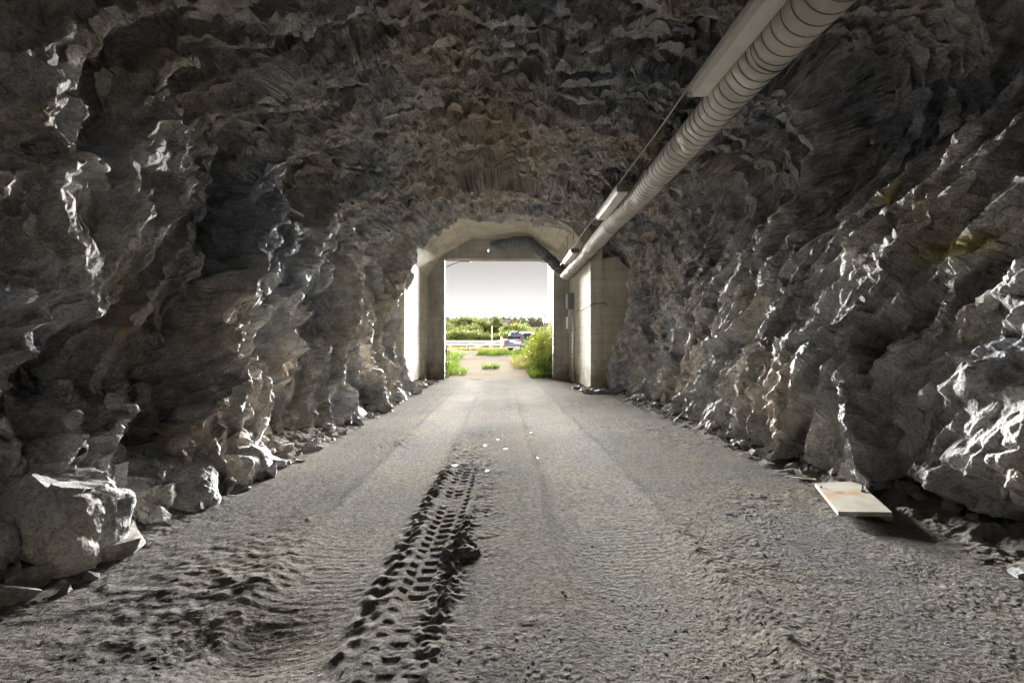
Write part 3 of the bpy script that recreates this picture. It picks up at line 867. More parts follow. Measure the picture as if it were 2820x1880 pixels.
# end frame: two pillars, lintel in pieces leaving a slot behind the duct end
OX0, OX1, OZ = -2.43, 2.25, 5.10
Geo().box((( XL - .6 + OX0) / 2, .275, 2.4), (OX0 - XL + .6, .55, 5.4)).build('pillar', M_CONC2, lin)
Geo().box(((OX1 + XR + .6) / 2, .275, 2.4), (XR + .6 - OX1, .55, 5.4)).build('pillar', M_CONC2, lin)
SX0, SX1, SZ0, SZ1 = -.56, -.49, 5.40, 5.62
lt = []
for x0, x1, z0, z1 in ((XL - .6, SX0, OZ + .003, 6.6), (SX1, XR + .6, OZ + .003, 6.6), (SX0 + .001, SX1 - .001, OZ + .004, SZ0), (SX0 + .001, SX1 - .001, SZ1, 6.6)):
    if z0 > 5.0 and (x0 < OX0 or x1 > OX1):
        pass
    g = Geo().box(((x0 + x1) / 2, .275, (z0 + z1) / 2), (x1 - x0, .549, z1 - z0)); lt.append(g)
gg = Geo()
for g in lt: gg.add(g.v, g.f)
gg.build('lintel', M_CONC2, lin)
# steel edge angles on the pillars and a hinge
for x in (OX0 + .02, OX1 - .02):
    Geo().box((x, .10, 2.53), (.045, .16, 5.12)).build('edge_angle', M_STEEL if x < 0 else M_GALV, lin)
Geo().tube([(OX0 + .06, .45, 1.05), (OX0 + .06, .45, 1.32)], .05, 10).build('hinge', simple('rusty_hinge', (.35, .17, .06), .7, .2), lin)
# cliff outside, round the mouth
cx_, cz_ = np.meshgrid(np.r_[np.linspace(-60, -3.9, 60), np.linspace(3.7, 60, 60)], np.linspace(-1, 34, 60), indexing='ij')
def cliff(x0, x1, z0, z1, n, mname):
    gx, gz = np.meshgrid(np.linspace(x0, x1, n), np.linspace(z0, z1, n), indexing='ij')
    gy = 20.0 - .32 * np.maximum(gz - 6, 0) + .8 * fbm(gx * .22, gz * .22, 91, 5) - .9 - .35 * np.maximum(np.abs(gx) - 4, 0) * .3
    gy = np.minimum(gy, 19.75)
    return np.stack([gx, gy, gz], -1).reshape(-1, 3), grid_faces(n, n)
Vs, Fs, nn = [], [], 0
for a in ((-60, -3.3, -1, 34), (3.1, 60, -1, 34), (-3.35, 3.15, 6.3, 34)):
    v, f = cliff(*a, 70, ''); Vs.append(v); Fs.append(f + nn); nn += len(v)
tag(link('cliff', np_mesh('cliff', np.vstack(Vs), np.vstack(Fs), M_ROCK, False)), kind='structure')

# ------------------------------------------------------------------ ventilation duct and lamps
DX, DZ, DR = 2.63, 4.27, .215
duct = tag(empty('ventilation_duct', (DX, 10, DZ)), 'long pale spiral-seamed metal ventilation duct running along the upper right', 'duct')
YA, YB = 1.6, 18.1
ny, na = 900, 40
t = np.linspace(YA, YB, ny); a = np.linspace(0, 2 * math.pi, na, endpoint=False)
Tt, Aa = np.meshgrid(t, a, indexing='ij')
f = (Tt / .135 + Aa / (2 * math.pi)) % 1.0
rad = DR + .004 * np.sin(f * math.pi) + .0028 * perlin(Tt * 2.2, np.cos(Aa) * 1.3 + np.sin(Aa), 5)
for dy, da, dep in ((6.25, 3.6, .05), (6.45, 4.2, .035), (8.6, 3.9, .025), (5.95, 4.0, .03), (13.2, 4.2, .05), (12.8, 3.6, .03), (9.6, 4.5, .025), (4.75, 3.8, .02), (16.3, 4.0, .03)):
    dd = np.angle(np.exp(1j * (Aa - da)))
    rad = rad - dep * np.exp(-((Tt - dy) / .13) ** 2 - (dd / .45) ** 2)
bx = .012 * np.sin(Tt * .9) + .008 * np.sin(Tt * 2.3)
V = np.stack([np.cos(Aa) * rad + bx, Tt - 10, np.sin(Aa) * rad + .010 * np.sin(Tt * 1.25 + 1)], -1).reshape(-1, 3)
i0 = (np.arange(ny - 1)[:, None] * na + np.arange(na)[None]).ravel(); i1 = (np.arange(ny - 1)[:, None] * na + (np.arange(na)[None] + 1) % na).ravel()
link('duct_body', np_mesh('duct_body', V, np.stack([i0, i1, i1 + na, i0 + na], -1), M_DUCT, True), duct)
def helix(p0, p1):
    n = int((p1 - p0) / .135 * 28)
    pts = []
    for q in range(n + 1):
        y = p0 + (p1 - p0) * q / n; an = -2 * math.pi * (y / .135)
        an_m = an % (2 * math.pi)
        r = DR + .003 + .0028 * float(0)
        for dy, da, dep in ((6.25, 3.6, .05), (6.45, 4.2, .035), (8.6, 3.9, .025), (5.95, 4.0, .03), (13.2, 4.2, .05), (12.8, 3.6, .03), (9.6, 4.5, .025), (4.75, 3.8, .02), (16.3, 4.0, .03)):
            dd = (an_m - da + math.pi) % (2 * math.pi) - math.pi
            r -= dep * math.exp(-((y - dy) / .13) ** 2 - (dd / .45) ** 2)
        pts.append((math.cos(an) * r + .012 * math.sin(y * .9) + .008 * math.sin(y * 2.3), y - 10, math.sin(an) * r + .010 * math.sin(y * 1.25 + 1)))
    return pts
Geo().tube(helix(YA, YB), .0045, 4).build('seam', M_SEAM, duct)
for y in (4.3, 7.4, 10.6, 13.6, 16.6):
    g = Geo()
    ring = [(DX + math.cos(q) * (DR + .012), y, DZ + math.sin(q) * (DR + .012)) for q in np.linspace(0, 2 * math.pi, 25)]
    zc = ceil_z(DX, y) if y < 15 else 5.0
    g.tube([(p[0] - DX, p[1] - 10, p[2] - DZ) for p in ring], .006, 5, False)
    g.tube([(0, y - 10, DR + .01), (0, y - 10, max(zc - DZ, .3) + .08)], .005, 5)
    g.build('hanger', M_STEEL, duct)
# dark flexible bend inside the mouth
flex = tag(empty('flexible_duct', (DX, 18.1, DZ)), 'dark flexible air duct bending up and left across the concrete mouth', 'duct')
pth = np.array([(2.63, 17.95, 4.27), (2.62, 18.35, 4.30), (2.42, 18.55, 4.52), (2.0, 18.5, 4.93), (1.6, 18.4, 5.24), (1.22, 18.3, 5.52), (.95, 18.3, 5.64), (.6, 18.35, 5.60), (.2, 18.45, 5.55), (-.12, 18.6, 5.55), (-.45, 18.75, 5.56)])
tt = np.linspace(0, len(pth) - 1, 180)
from_i = np.arange(len(pth))
sp = np.stack([np.interp(tt, from_i, pth[:, q]) for q in range(3)], -1)
kk = np.ones(13) / 13
sp = np.stack([np.convolve(np.pad(sp[:, q], 6, mode='edge'), kk, 'valid') for q in range(3)], -1)
rr = .215 + .010 * np.sin(np.arange(180) * .9) * (np.arange(180) > 30) + .012 * np.sin(np.arange(180) * .21)
rr[-30:] -= np.linspace(0, .05, 30)
Geo().tube([p - np.array((DX, 18.1, DZ)) for p in sp], list(rr), 28, False).build('duct_sleeve', M_FLEX, flex, True)
Geo().tube([p - np.array((DX, 18.1, DZ)) for p in sp[16:20]], .236, 28, False).build('clamp_band', M_STEEL, flex, True)
Geo().tube([p - np.array((DX, 18.1, DZ)) for p in sp[-5:]], .178, 24, False).build('end_collar', M_GALV, flex, True)
# lamps
LX, LZ = 2.31, 4.36
lamp_lab = ['long pale fluorescent lamp housing nearest the camera, cut by the picture top', 'pale fluorescent lamp housing halfway along the duct', 'pale fluorescent lamp housing nearest the concrete mouth']
for (ya, yb), lab in zip(((3.3, 5.22), (8.52, 10.42), (14.15, 16.0)), lamp_lab):
    L = yb - ya
    r = tag(empty('lamp_fixture', (LX, (ya + yb) / 2, LZ)), lab, 'lamp', 'unlit lamp fixtures along the duct')
    Geo().box((0, 0, .045), (.25, L, .10), None, .02).build('housing', M_LAMP, r)
    Geo().prism([(-.115, 0), (-.095, -.06), (.095, -.06), (.115, 0)], -L / 2 + .03, L / 2 - .03).build('diffuser', M_LAMP, r)
    for s in (-1, 1): Geo().box((0, s * (L / 2 + .012), .02), (.255, .03, .13), None, .008).build('end_cap', M_LAMPEND if s < 0 else M_LAMP, r)
    for s in (-.35, .35):
        zc = ceil_z(LX, (ya + yb) / 2 + s * L) - LZ if yb < 14.6 else 5.22 - LZ
        Geo().tube([(0, s * L, .08), (0, s * L, max(zc, .3) + .06)], .007, 6).build('hanger_rod', M_STEEL, r)
pts = []
for y in np.linspace(1.5, 17.2, 60):
    sag = .02 * math.sin(y * 1.7)
    pts.append((LX - .07 + .012 * math.sin(y * .8), y, LZ + .115 + sag))
tag(Geo().tube(pts, .011, 7).build('cable_conduit', M_WIRE), 'thin pale cable conduit linking the lamp housings beside the duct', 'cable')

# ------------------------------------------------------------------ fittings at the mouth
eb = tag(empty('switch_cabinet', (XR, 18.2, 3.2)), 'blue-grey electrical cabinet, upper one on the right concrete side wall', 'cabinet', 'electrical boxes at the mouth')
Geo().box((-.13, 0, 0), (.25, .52, .62), None, .015).build('enclosure', M_BOXBLUE, eb)
Geo().box((-.265, -.0, 0), (.02, .48, .56), None, .006).build('door', M_BOXGREY, eb)
Geo().box((-.13, -.267, 0), (.2, .012, .56)).build('side_panel', M_BOXBLUE, eb)
eb = tag(empty('junction_box', (XR, 18.15, 2.74)), 'small pale grey electrical box between the two larger ones on the right concrete side wall', 'box', 'electrical boxes at the mouth')
Geo().box((-.09, 0, 0), (.17, .4, .24), None, .012).build('enclosure', M_BOXGREY, eb)
Geo().box((-.18, 0, 0), (.014, .34, .19)).build('lid', M_BOXGREY, eb)
eb = tag(empty('meter_cabinet', (XR, 18.2, 2.34)), 'pale grey meter cabinet, lower one on the right concrete side wall', 'cabinet', 'electrical boxes at the mouth')
Geo().box((-.125, 0, 0), (.24, .46, .52), None, .012).build('enclosure', M_BOXGREY, eb)
Geo().box((-.257, 0, 0), (.02, .42, .46), None, .006).build('door', M_WHITE, eb)
Geo().tube([(-.12, -.04, -.36), (-.12, .12, -.36)], .10, 18).build('socket', M_STEEL, eb)
Geo().tube([(-.12, -.06, -.36), (-.12, -.03, -.36)], .115, 18).build('socket_cover', M_BOXGREY, eb)
for q, (y, r, lab) in enumerate(((17.75, .035, 'pale vertical service pipe nearer the camera below the electrical boxes'), (18.1, .028, 'pale vertical service pipe nearer the daylight below the electrical boxes'))):
    pr = tag(empty('service_pipe', (XR - .07, y, 0)), lab, 'pipe', 'service pipes at the mouth')
    Geo().tube([(0, 0, .02), (0, 0, 2.62 if q == 0 else 2.08)], r, 12).build('pipe', M_PIPE, pr, True)
    for z in (.35, .85, 1.05, 1.55, 2.0): Geo().tube([(0, 0, z), (0, 0, z + .05)], r * 1.45, 12).build('coupling', M_STEEL if q else M_PIPE, pr)
rod = tag(empty('wall_conduit', (XR, 15, 2.73)), 'thin dark conduit with hooked end across the right concrete walls', 'conduit')
Geo().tube([(-.03, 2.5, .01), (-.03, -.40, .0), (.02, -.48, .02), (.40, -.50, .06), (.47, -.50, .07), (.47, -.50, -.04)], .014, 8).build('tube', M_STEEL, rod)
for y in (1.6, .4): Geo().box((-.02, y, .01), (.04, .04, .05)).build('clip', M_STEEL, rod)
# gate stays under the lintel
for lab, pa, pb, pc in (('bent steel gate stay under the lintel at the left side of the opening', P(1212, 742, 19.95), P(1270, 718, 19.95), P(1291, 720, 19.95)),
                        ('steel gate stay under the lintel at the right side of the opening', P(1526, 727, 19.95), P(1470, 714, 19.95), P(1452, 712, 19.95))):
    st_ = tag(empty('gate_stay', tuple(pb)), lab, 'bracket', 'gate stays under the lintel')
    Geo().tube([pa - pb, (0, 0, 0)], .022, 8).build('arm', M_STEEL, st_)
    d = pc - pb
    Geo().box(tuple(d / 2), (abs(d[0]) + .14, .12, .055)).build('shoe', M_STEEL, st_)
    Geo().box((0, 0, .06), (.16, .14, .10)).build('mount', M_STEEL, st_)

# rock bolts
def bolt(a, b, r, lab):
    a, b = np.array(a, float), np.array(b, float)
    d = (b - a) / np.linalg.norm(b - a)
    e = tag(empty('rock_bolt', tuple(b)), lab, 'rock bolt', 'steel rock bolts in walls and ceiling')
    Geo().tube([a - b - d * .35, (0, 0, 0)], r, 8).build('rod', M_RUSTROD, e)
    Geo().tube([(0, 0, 0), d * .03], r * 1.25, 6).build('tip', M_STEEL, e)
def lw(px, py, y, inx=.0):
    p = P(px, py, y); return p
bolt(P(783, 568, 6.75), P(844, 600, 6.45), .022, 'pale rock bolt sticking out of the left wall, lowest and nearest of the left ones')
bolt(P(915, 531, 8.3), P(972, 561, 8.0), .024, 'pale rock bolt on the left wall, second from the concrete mouth')
bolt(P(1047, 622, 10.2), P(1071, 637, 9.9), .022, 'pale rock bolt on the left wall nearest the concrete mouth')
bolt(P(800, 300, 6.6), P(872, 367, 6.3), .020, 'long rock bolt high on the left wall where it turns into ceiling')
bolt(P(1391, -25, 7.0), P(1385, 123, 6.6), .018, 'thin upright rock bolt hanging from the ceiling at the picture top centre')
bolt(P(1622, 20, 6.9), P(1597, 132, 6.5), .018, 'thin slanted rock bolt hanging from the ceiling left of the near lamp')
bolt(P(1452, 400, 9.3), P(1529, 468, 9.0), .010, 'thin long wire-like rock bolt on the ceiling above the middle lamp')
e = tag(Geo().tube([P(745, 1117, 8.0), P(800, 1103, 7.9)], .022, 7).build('stick', M_PALEWOOD), 'short pale stick lying on rubble at the left wall foot', 'stick')

# tilted plate on the right
pl = [np.array(p) for p in ((2.70, 3.60, .075), (3.03, 3.47, .115), (3.37, 4.24, .125), (3.04, 4.354, .075))]
nrm = np.cross(pl[1] - pl[0], pl[3] - pl[0]); nrm /= np.linalg.norm(nrm)
def plate_material():
    m, nt, b = new_mat('stained_plate')
    co = coords(nt)
    pn = noise_node(nt, co, 9, 4, .6)
    c = ramp(nt, noise_node(nt, co, 5, 5, .6), [(.3, (.22, .21, .175)), (.7, (.34, .325, .275))])
    c = mix(nt, spot_mask(nt, co, (-.13, .06, 0), (.22, .11, .3), pn, .85), c, (.30, .13, .04))
    c = mix(nt, spot_mask(nt, co, (.07, .0, 0), (.08, .18, .3), pn, .7), c, (.34, .17, .06))
    c = mix(nt, spot_mask(nt, co, (.0, .10, 0), (.06, .05, .3), pn, .8), c, (.10, .07, .04))
    nt.links.new(c, b.inputs['Base Color']); b.inputs['Roughness'].default_value = .5
    return m
ctr = sum(pl) / 4
pe = tag(empty('steel_plate', tuple(ctr)), 'tilted pale rectangular plate with rust stains lying by the right wall', 'plate')
g = Geo()
g.add([p - ctr for p in pl] + [p - ctr - nrm * .035 for p in pl], [(0, 1, 2, 3), (7, 6, 5, 4), (0, 4, 5, 1), (1, 5, 6, 2), (2, 6, 7, 3), (3, 7, 4, 0)])
g.build('panel', plate_material(), pe)
q = pl[1] * .38 + pl[2] * .62 - (pl[1] - pl[0]) * .12 - ctr
Geo().tube([q, q + nrm * .045], .007, 8).build('stud', M_STEEL, pe)
Geo().tube([q, q + nrm * .012], .02, 8).build('washer', M_STEEL, pe)
q2 = pl[0] * .2 + pl[3] * .8 + (pl[1] - pl[0]) * .06 - ctr
Geo().tube([q2, q2 + nrm * .02], .008, 8).build('stud', M_STEEL, pe)
for i, (x, y) in enumerate(((2.95, 3.7), (3.3, 4.2), (3.05, 4.2), (3.1, 3.62))): stone(x, y, .10, .0)
Geo_rod = Geo().tube([(2.92, 4.62, .06), (3.07, 4.38, .10)], .008, 7)
tag(Geo_rod.build('steel_rod', M_PALEWOOD), 'thin pale rod poking out behind the tilted plate', 'rod')

# ------------------------------------------------------------------ outside
def gz_out(x, y):
    y = np.asarray(y, float); x = np.asarray(x, float)
    z = 1.0 * sstep(19.0, 40.0, y) - .12 * sstep(41, 50, y) + .1 * sstep(52, 70, y)
    z = z + 3.0 * sstep(75, 130, y) + np.clip((y - 130), 0, None) * .05
    z = z + .05 * perlin(x * .4, y * .4, 201) * sstep(19.6, 23, y) + .35 * sstep(2.0, 6, x) * sstep(19.7, 22, y) * (1 - sstep(36, 44, y)) + .3 * sstep(-2.6, -5, x) * sstep(19.7, 22, y) * (1 - sstep(36, 44, y))
    return z
def ground_material():
    m, nt, b = new_mat('sandy_yard')
    co = coords(nt)
    f = noise_node(nt, co, .9, 6, .65, .4); f2 = noise_node(nt, co, 14, 5, .7)
    c = ramp(nt, f2, [(.3, (.10, .088, .072)), (.7, (.18, .16, .137))])
    sep = nt.nodes.new('ShaderNodeSeparateXYZ'); nt.links.new(co, sep.inputs[0])
    far = N(nt, 'ShaderNodeMapRange'); nt.links.new(sep.outputs['Y'], far.inputs[0]); far.inputs[1].default_value = 62; far.inputs[2].default_value = 70
    c = mix(nt, ramp(nt, f, [(.56, 0.0), (.66, .55)]), c, (.13, .14, .04))
    c = mix(nt, far.outputs[0], c, (.10, .115, .035))
    nt.links.new(c, b.inputs['Base Color']); b.inputs['Roughness'].default_value = .9; b.inputs['Specular IOR Level'].default_value = 0.0
    nt.links.new(bump(nt, f2, .5, .03), b.inputs['Normal'])
    return m
gx1 = np.r_[np.linspace(-900, -40, 25)[:-1], np.linspace(-40, 40, 161), np.linspace(40, 900, 25)[1:]]
gy1 = np.r_[np.linspace(19.4, 60, 170), np.geomspace(61, 1500, 60)]
GY, GX = np.meshgrid(gy1, gx1, indexing='ij')
GZ = gz_out(GX, GY) - .01
GZ += .035 * fbm(GX * 1.1, GY * 1.1, 205, 3) * (GY < 60) * sstep(19.6, 21, GY)
tag(link('ground', np_mesh('ground', np.stack([GX, GY, GZ], -1).reshape(-1, 3), grid_faces(len(gy1), len(gx1)), ground_material(), True)), kind='structure')
# road behind the fence
g = Geo(); xs_ = np.linspace(-80, 80, 81)
def road_strip(y0, y1, dz, mat, name):
    v = []
    for x in xs_: v += [(x, y0, 0), (x, y1, 0)]
    zz = .97 + dz
    v = [(x, y, zz) for x, y, _ in v]
    g = Geo().add(v, [(2 * i, 2 * i + 1, 2 * i + 3, 2 * i + 2) for i in range(len(xs_) - 1)])
    return tag(g.build(name, mat), kind='structure')
road_strip(50.5, 57.0, .08, simple('pale_asphalt', (.15, .145, .14), .8, 0, .1, 2), 'road')
# leaf clouds ---------------------------------------------------------
def leaf_quads(centres, size, r, up=.3, asp=.55):
    n = len(centres)
    d = r.normal(size=(n, 3)); d[:, 2] = d[:, 2] * .6 + up; d /= np.linalg.norm(d, axis=1)[:, None]
    e = np.cross(d, r.normal(size=(n, 3))); e /= np.linalg.norm(e, axis=1)[:, None] + 1e-9
    f = np.cross(d, e)
    s = size * r.uniform(.6, 1.35, (n, 1))
    a = centres + e * s; b = centres + f * s * asp; c = centres - e * s; dd = centres - f * s * asp
    V = np.stack([a, b, c, dd], 1).reshape(-1, 3)
    return V, np.arange(4 * n).reshape(-1, 4)
def tree_meshes(seed, h, w, kind, nleaf, lsize):
    r = np.random.default_rng(seed)
    if kind == 'conifer':
        z = r.uniform(.12, 1, nleaf) ** 1.0
        tier = (np.floor(z * 13) + .5) / 13
        rad = w / 2 * (1 - z) ** .85 * (.45 + .55 * r.uniform(0, 1, nleaf) ** .5) * (.75 + .5 * ((z * 13) % 1 < .55))
        an = r.uniform(0, 6.283, nleaf)
        rad *= 1 + .25 * np.sin(an * 5 + tier * 40)
        c = np.stack([np.cos(an) * rad, np.sin(an) * rad, z * h], -1)
    else:
        nl = 26
        lob = []
        for i in range(nl):
            q = r.normal(size=3); q /= np.linalg.norm(q); q *= r.uniform(.25, 1) ** .5
            lob.append((q * np.array((w / 2, w / 2, h * .36)) * .80 + np.array((0, 0, h * .60)), r.uniform(.13, .24) * w))
        k = r.integers(0, nl, nleaf)
        q = r.normal(size=(nleaf, 3)); q /= np.linalg.norm(q, axis=1)[:, None]
        q *= (r.uniform(0.15, 1, nleaf) ** .4)[:, None]
        c = np.array([lob[i][0] for i in k]) + q * np.array([lob[i][1] for i in k])[:, None]
    V, F = leaf_quads(c, lsize, r)
    crown = np_mesh('crown', V, F, M_LEAF_DARK if kind == 'conifer' else M_LEAF_FAR, False)
    g = Geo(); g.tube([(0, 0, -.5), (.05 * w * .3, 0, h * .3), (0, .03 * w, h * .6), (0, 0, h * .85)], [h * .022, h * .017, h * .011, h * .004], 8)
    if kind != 'conifer':
        for i in range(6):
            an = r.uniform(0, 6.28); z0 = h * r.uniform(.25, .5)
            g.tube([(0, 0, z0), (math.cos(an) * w * .2, math.sin(an) * w * .2, z0 + h * .15), (math.cos(an) * w * .36, math.sin(an) * w * .36, z0 + h * .26)], [h * .009, h * .006, h * .002], 6)
    return crown, g.mesh('trunk', M_BARK)
protos = {'broad': [tree_meshes(300 + q, 8, w, 'broad', 2600, .22) for q, w in enumerate((7, 6, 8))], 'conifer': [tree_meshes(320 + q, 12, 5, 'conifer', 1900, .26) for q in range(2)],
          'shrub': [tree_meshes(340 + q, 4, 5.5, 'broad', 1800, .18) for q in range(2)]}
def tree(kind, px, ytop, y, lab, grp, wscale=1.0, name=None, i=[0]):
    i[0] += 1
    crown, trunk = protos[kind][i[0] % len(protos[kind])]
    x = (px - VX) * y / FOC; zb = float(gz_out(x, y)) - .2; zt = CAMH - (ytop - VY) * y / FOC
    hh = {'broad': 8.0 * .98, 'conifer': 12.0, 'shrub': 4.0 * .98}[kind]
    s = max(zt - zb, 1.0) / hh
    e = tag(empty(name or {'broad': 'deciduous_tree', 'conifer': 'conifer_tree', 'shrub': 'shrub'}[kind], (x, y, zb), random.uniform(0, 6.3)), lab, 'tree' if kind != 'shrub' else 'shrub', grp)
    e.scale = (s * wscale, s * wscale, s)
    link('crown', crown, e); link('trunk', trunk, e)
    return e
T = [('broad', 1228, 884, 92, 'pale green tree at the far left of the opening beside the left pillar', 1.0),
     ('broad', 1262, 872, 105, 'dark rounded tree on the left of the wooded rise beyond the road', 1.0),
     ('broad', 1283, 870, 108, 'broad dark tree crown in the middle of the left wooded rise', 1.0),
     ('broad', 1302, 872, 110, 'dark tree on the right end of the left wooded rise', .9),
     ('broad', 1319, 870, 100, 'narrow dark tree standing above the left group of trees', .55),
     ('broad', 1332, 880, 98, 'mid green tree directly above the wooden post', .9),
     ('broad', 1310, 892, 88, 'mid green tree left of the wooden post', .9),
     ('broad', 1290, 890, 85, 'green tree below the dark crowns on the left', .9),
     ('broad', 1250, 896, 84, 'yellowish green tree low on the left of the opening', 1.0),
     ('broad', 1368, 866, 95, 'tallest dark tree standing between the two groups of trees', .62),
     ('broad', 1349, 884, 96, 'dark green tree just left of the tallest tree', .8),
     ('broad', 1396, 892, 80, 'bright green tree left above the car roof', 1.0),
     ('broad', 1422, 888, 82, 'bright green tree straight above the car roof', 1.0),
     ('broad', 1440, 886, 86, 'bright green tree right above the car, left of the cabinet', .9),
     ('broad', 1478, 900, 90, 'pale green tree behind the bush, left of the cabinet', .9)]
for kd, px, yt, y, lab, ws in T: tree(kd, px, yt, y, lab, 'trees beyond the road', ws)
for i, (px, yt, y) in enumerate(((1232, 915, 66), (1252, 912, 68), (1272, 908, 67), (1296, 908, 66), (1318, 914, 66), (1337, 916, 67), (1386, 912, 66), (1405, 910, 68), (1470, 915, 66), (1500, 912, 67))):
    labs = ['pale shrub against the left pillar behind the road rails', 'pale shrub second from the left behind the road rails', 'pale shrub third from the left behind the road rails', 'pale shrub fourth from the left behind the road rails',
            'pale shrub left of the wooden post behind the road rails', 'pale shrub just left of the wooden post behind the road rails', 'shrub right of the wooden post beside the car', 'shrub directly behind the car', 'shrub behind the right bush', 'shrub behind the pole cabinet']
    tree('shrub', px, yt, y, labs[i], 'shrubs behind the road', 1.0)
# wooded far ridge: one mass of conifers
def forest():
    r = np.random.default_rng(12)
    Vs, Fs, n0 = [], [], 0
    for i in range(520):
        y = r.uniform(230, 400); x = r.uniform(-.16, .17) * y
        ridge = 3 + (y - 130) * .045 + 8 * sstep(-20, 60, x) * (y > 300)
        h = r.uniform(5.5, 9); w = r.uniform(4, 8)
        z0 = float(gz_out(x, y)) - 1
        n = 120
        z = r.uniform(.1, 1, n); an = r.uniform(0, 6.28, n); rad = w / 2 * np.sqrt(np.clip(1 - z ** (2.5 if i % 3 else 1.2), 0, 1)) * r.uniform(.5, 1, n)
        c = np.stack([x + np.cos(an) * rad, y + np.sin(an) * rad, z0 + z * h], -1)
        V, F = leaf_quads(c, .55, r)
        Vs.append(V); Fs.append(F + n0); n0 += len(V)
    return np.vstack(Vs), np.vstack(Fs)
V, F = forest()
tag(link('far_forest', np_mesh('far_forest', V, F, leaf_mat('hazy_forest', (.085, .105, .05), .3, .2, .05), False)), 'distant wooded ridge of conifers on the skyline', 'forest', kind='stuff')
# houses between the trees
M_ROOF = simple('grey_roof', (.20, .19, .20), .7, 0, .1); M_REDROOF = simple('red_roof', (.42, .12, .07), .7, 0, .1)
for px, py, y, wd, hh, rm, lab in ((1390, 889, 190, 6, 2.6, M_WHITE, 'small white house with pale roof right of the tallest tree'), (1411, 900, 150, 3, 2.0, M_REDROOF, 'small house with red roof between bright trees above the car'),
                                   (1462, 898, 160, 6, 2.2, M_ROOF, 'white house with grey roof left of the cabinet, left of two'), (1486, 897, 165, 6, 2.2, M_ROOF, 'white house with grey roof nearest the cabinet'), (1357, 887, 180, 4, 2.4, M_WHITE, 'small white gable house left of the tallest tree')):
    p = P(px, py, y)
    e = tag(empty('house', (p[0], y, p[2] - hh), .25), lab, 'house', 'far houses')
    wd *= .7; hh *= .8
    Geo().box((0, 0, hh / 2 - 1.5), (wd, 6, hh + 3)).build('wall', M_WHITE, e)
    Geo().prism([(-3.4, hh), (3.4, hh), (0, hh + 1.9)], -wd / 2 - .3, wd / 2 + .3, 'x').build('roof', rm, e)
    for wx in (-.28, 0, .28): Geo().box((wx * wd, -3.02, hh * .55), (.8, .08, 1.0)).build('window', M_STEEL, e)
    Geo().box((wd * .2, .4, hh + 1.9), (.5, .5, 1.0)).build('chimney', M_REDROOF, e)

# near fence, guard rail, barrier, posts
gr = tag(empty('guard_rail', (-4, 57.5, 1.0)), 'long double-beam steel guard rail along the far side of the road', 'guard rail')
for z0 in (.62, .98):
    g = Geo(); pr = [(-.04, -.15), (.03, -.12), (.03, -.05), (-.03, 0), (.03, .05), (.03, .12), (-.04, .15), (-.06, .15), (-.06, -.15)]
    g.prism([(u, z0 + w) for u, w in pr], -40, 44, 'x'); g.build('beam', M_GALV, gr)
for i in range(-9, 10): Geo().box((i * 4.0, .10, .4), (.08, .12, 1.5)).build('post', M_GALV, gr)
fe = tag(empty('pipe_fence', (-4, 47.5, .9)), 'low pale two-rail pipe fence in front of the road', 'fence')
for z in (.30, .60): Geo().tube([(-14, 0, z), (12, 0, z)], .03, 8).build('rail', M_PIPE, fe)
for px in (1175, 1206, 1238, 1286, 1316, 1349, 1392, 1440): Geo().box(((px - VX) * 47.5 / FOC + 4, .0, .25), (.09, .09, .85)).build('post', M_PIPE, fe)
bb = tag(empty('boom_barrier', tuple(P(1381, 950, 45))), 'raised white boom of a road barrier sloping left behind the post', 'barrier')
c0 = P(1381, 950, 45)
Geo().tube([P(1292, 959, 45) - c0, P(1390, 935, 45) - c0], .07, 8).build('boom', M_WHITE, bb)
Geo().box((0, 0, .0), (.16, .16, 1.6)).build('stand', M_WHITE, bb)
wp = tag(empty('wooden_post', (P(1355, 966, 44)[0], 44, P(1355, 966, 44)[2] - .1)), 'tall plain wooden post standing left of the car', 'post')
Geo().tube([(0, 0, -.3), (0, 0, 2.5)], .085, 10).build('shaft', M_WOOD, wp)
Geo().tube([(0, 0, 2.5), (0, 0, 2.56)], [.085, .03], 10).build('cap', M_WOOD, wp)
# utility pole with cabinet, right
yp = 30.0; xp = (1513 - VX) * yp / FOC; zp = float(gz_out(xp, yp))
up = tag(empty('utility_pole', (xp, yp, zp)), 'grey wooden utility pole behind the right pillar', 'pole')
Geo().tube([(0, 0, -.5), (.0, 0, 4), (.02, 0, 9.5)], [.13, .115, .09], 12).build('shaft', M_WOOD, up, True)
Geo().box((0, 0, 8.6), (1.6, .1, .12)).build('crossarm', M_WOOD, up)
for x in (-.65, 0, .65): Geo().tube([(x, 0, 8.66), (x, 0, 8.86)], .04, 8).build('insulator', M_WHITE, up)
r_ = np.random.default_rng(4)
zz = r_.uniform(0, 6.5, 420); an = r_.uniform(0, 6.28, 420); rd = r_.uniform(.1, .42, 420) * (.6 + .5 * np.sin(zz * 2.1) ** 2)
V, F = leaf_quads(np.stack([np.cos(an) * rd + .12, np.sin(an) * rd, zz], -1), .05, r_)
link('ivy', np_mesh('ivy', V, F, M_LEAF_NEAR, False), up)
pc_ = P(1514, 871, 29.7)
cb = tag(empty('pole_cabinet', tuple(pc_)), 'grey-green metal cabinet mounted on the utility pole', 'cabinet')
Geo().box((0, -.12, 0), (.56, .3, .90), None, .02).build('enclosure', M_CAB, cb)
Geo().box((0, -.285, 0), (.50, .02, .84), None, .008).build('door', M_CAB, cb)
Geo().box((-.18, -.30, -.05), (.03, .02, .10)).build('handle', M_STEEL, cb)
Geo().box((-.36, -.05, -.14), (.12, .2, .58)).build('side_box', M_STEEL, cb)
Geo().tube([(-.30, -.05, -.4), (-.30, -.05, -1.6)], .035, 8).build('conduit', M_STEEL, cb)

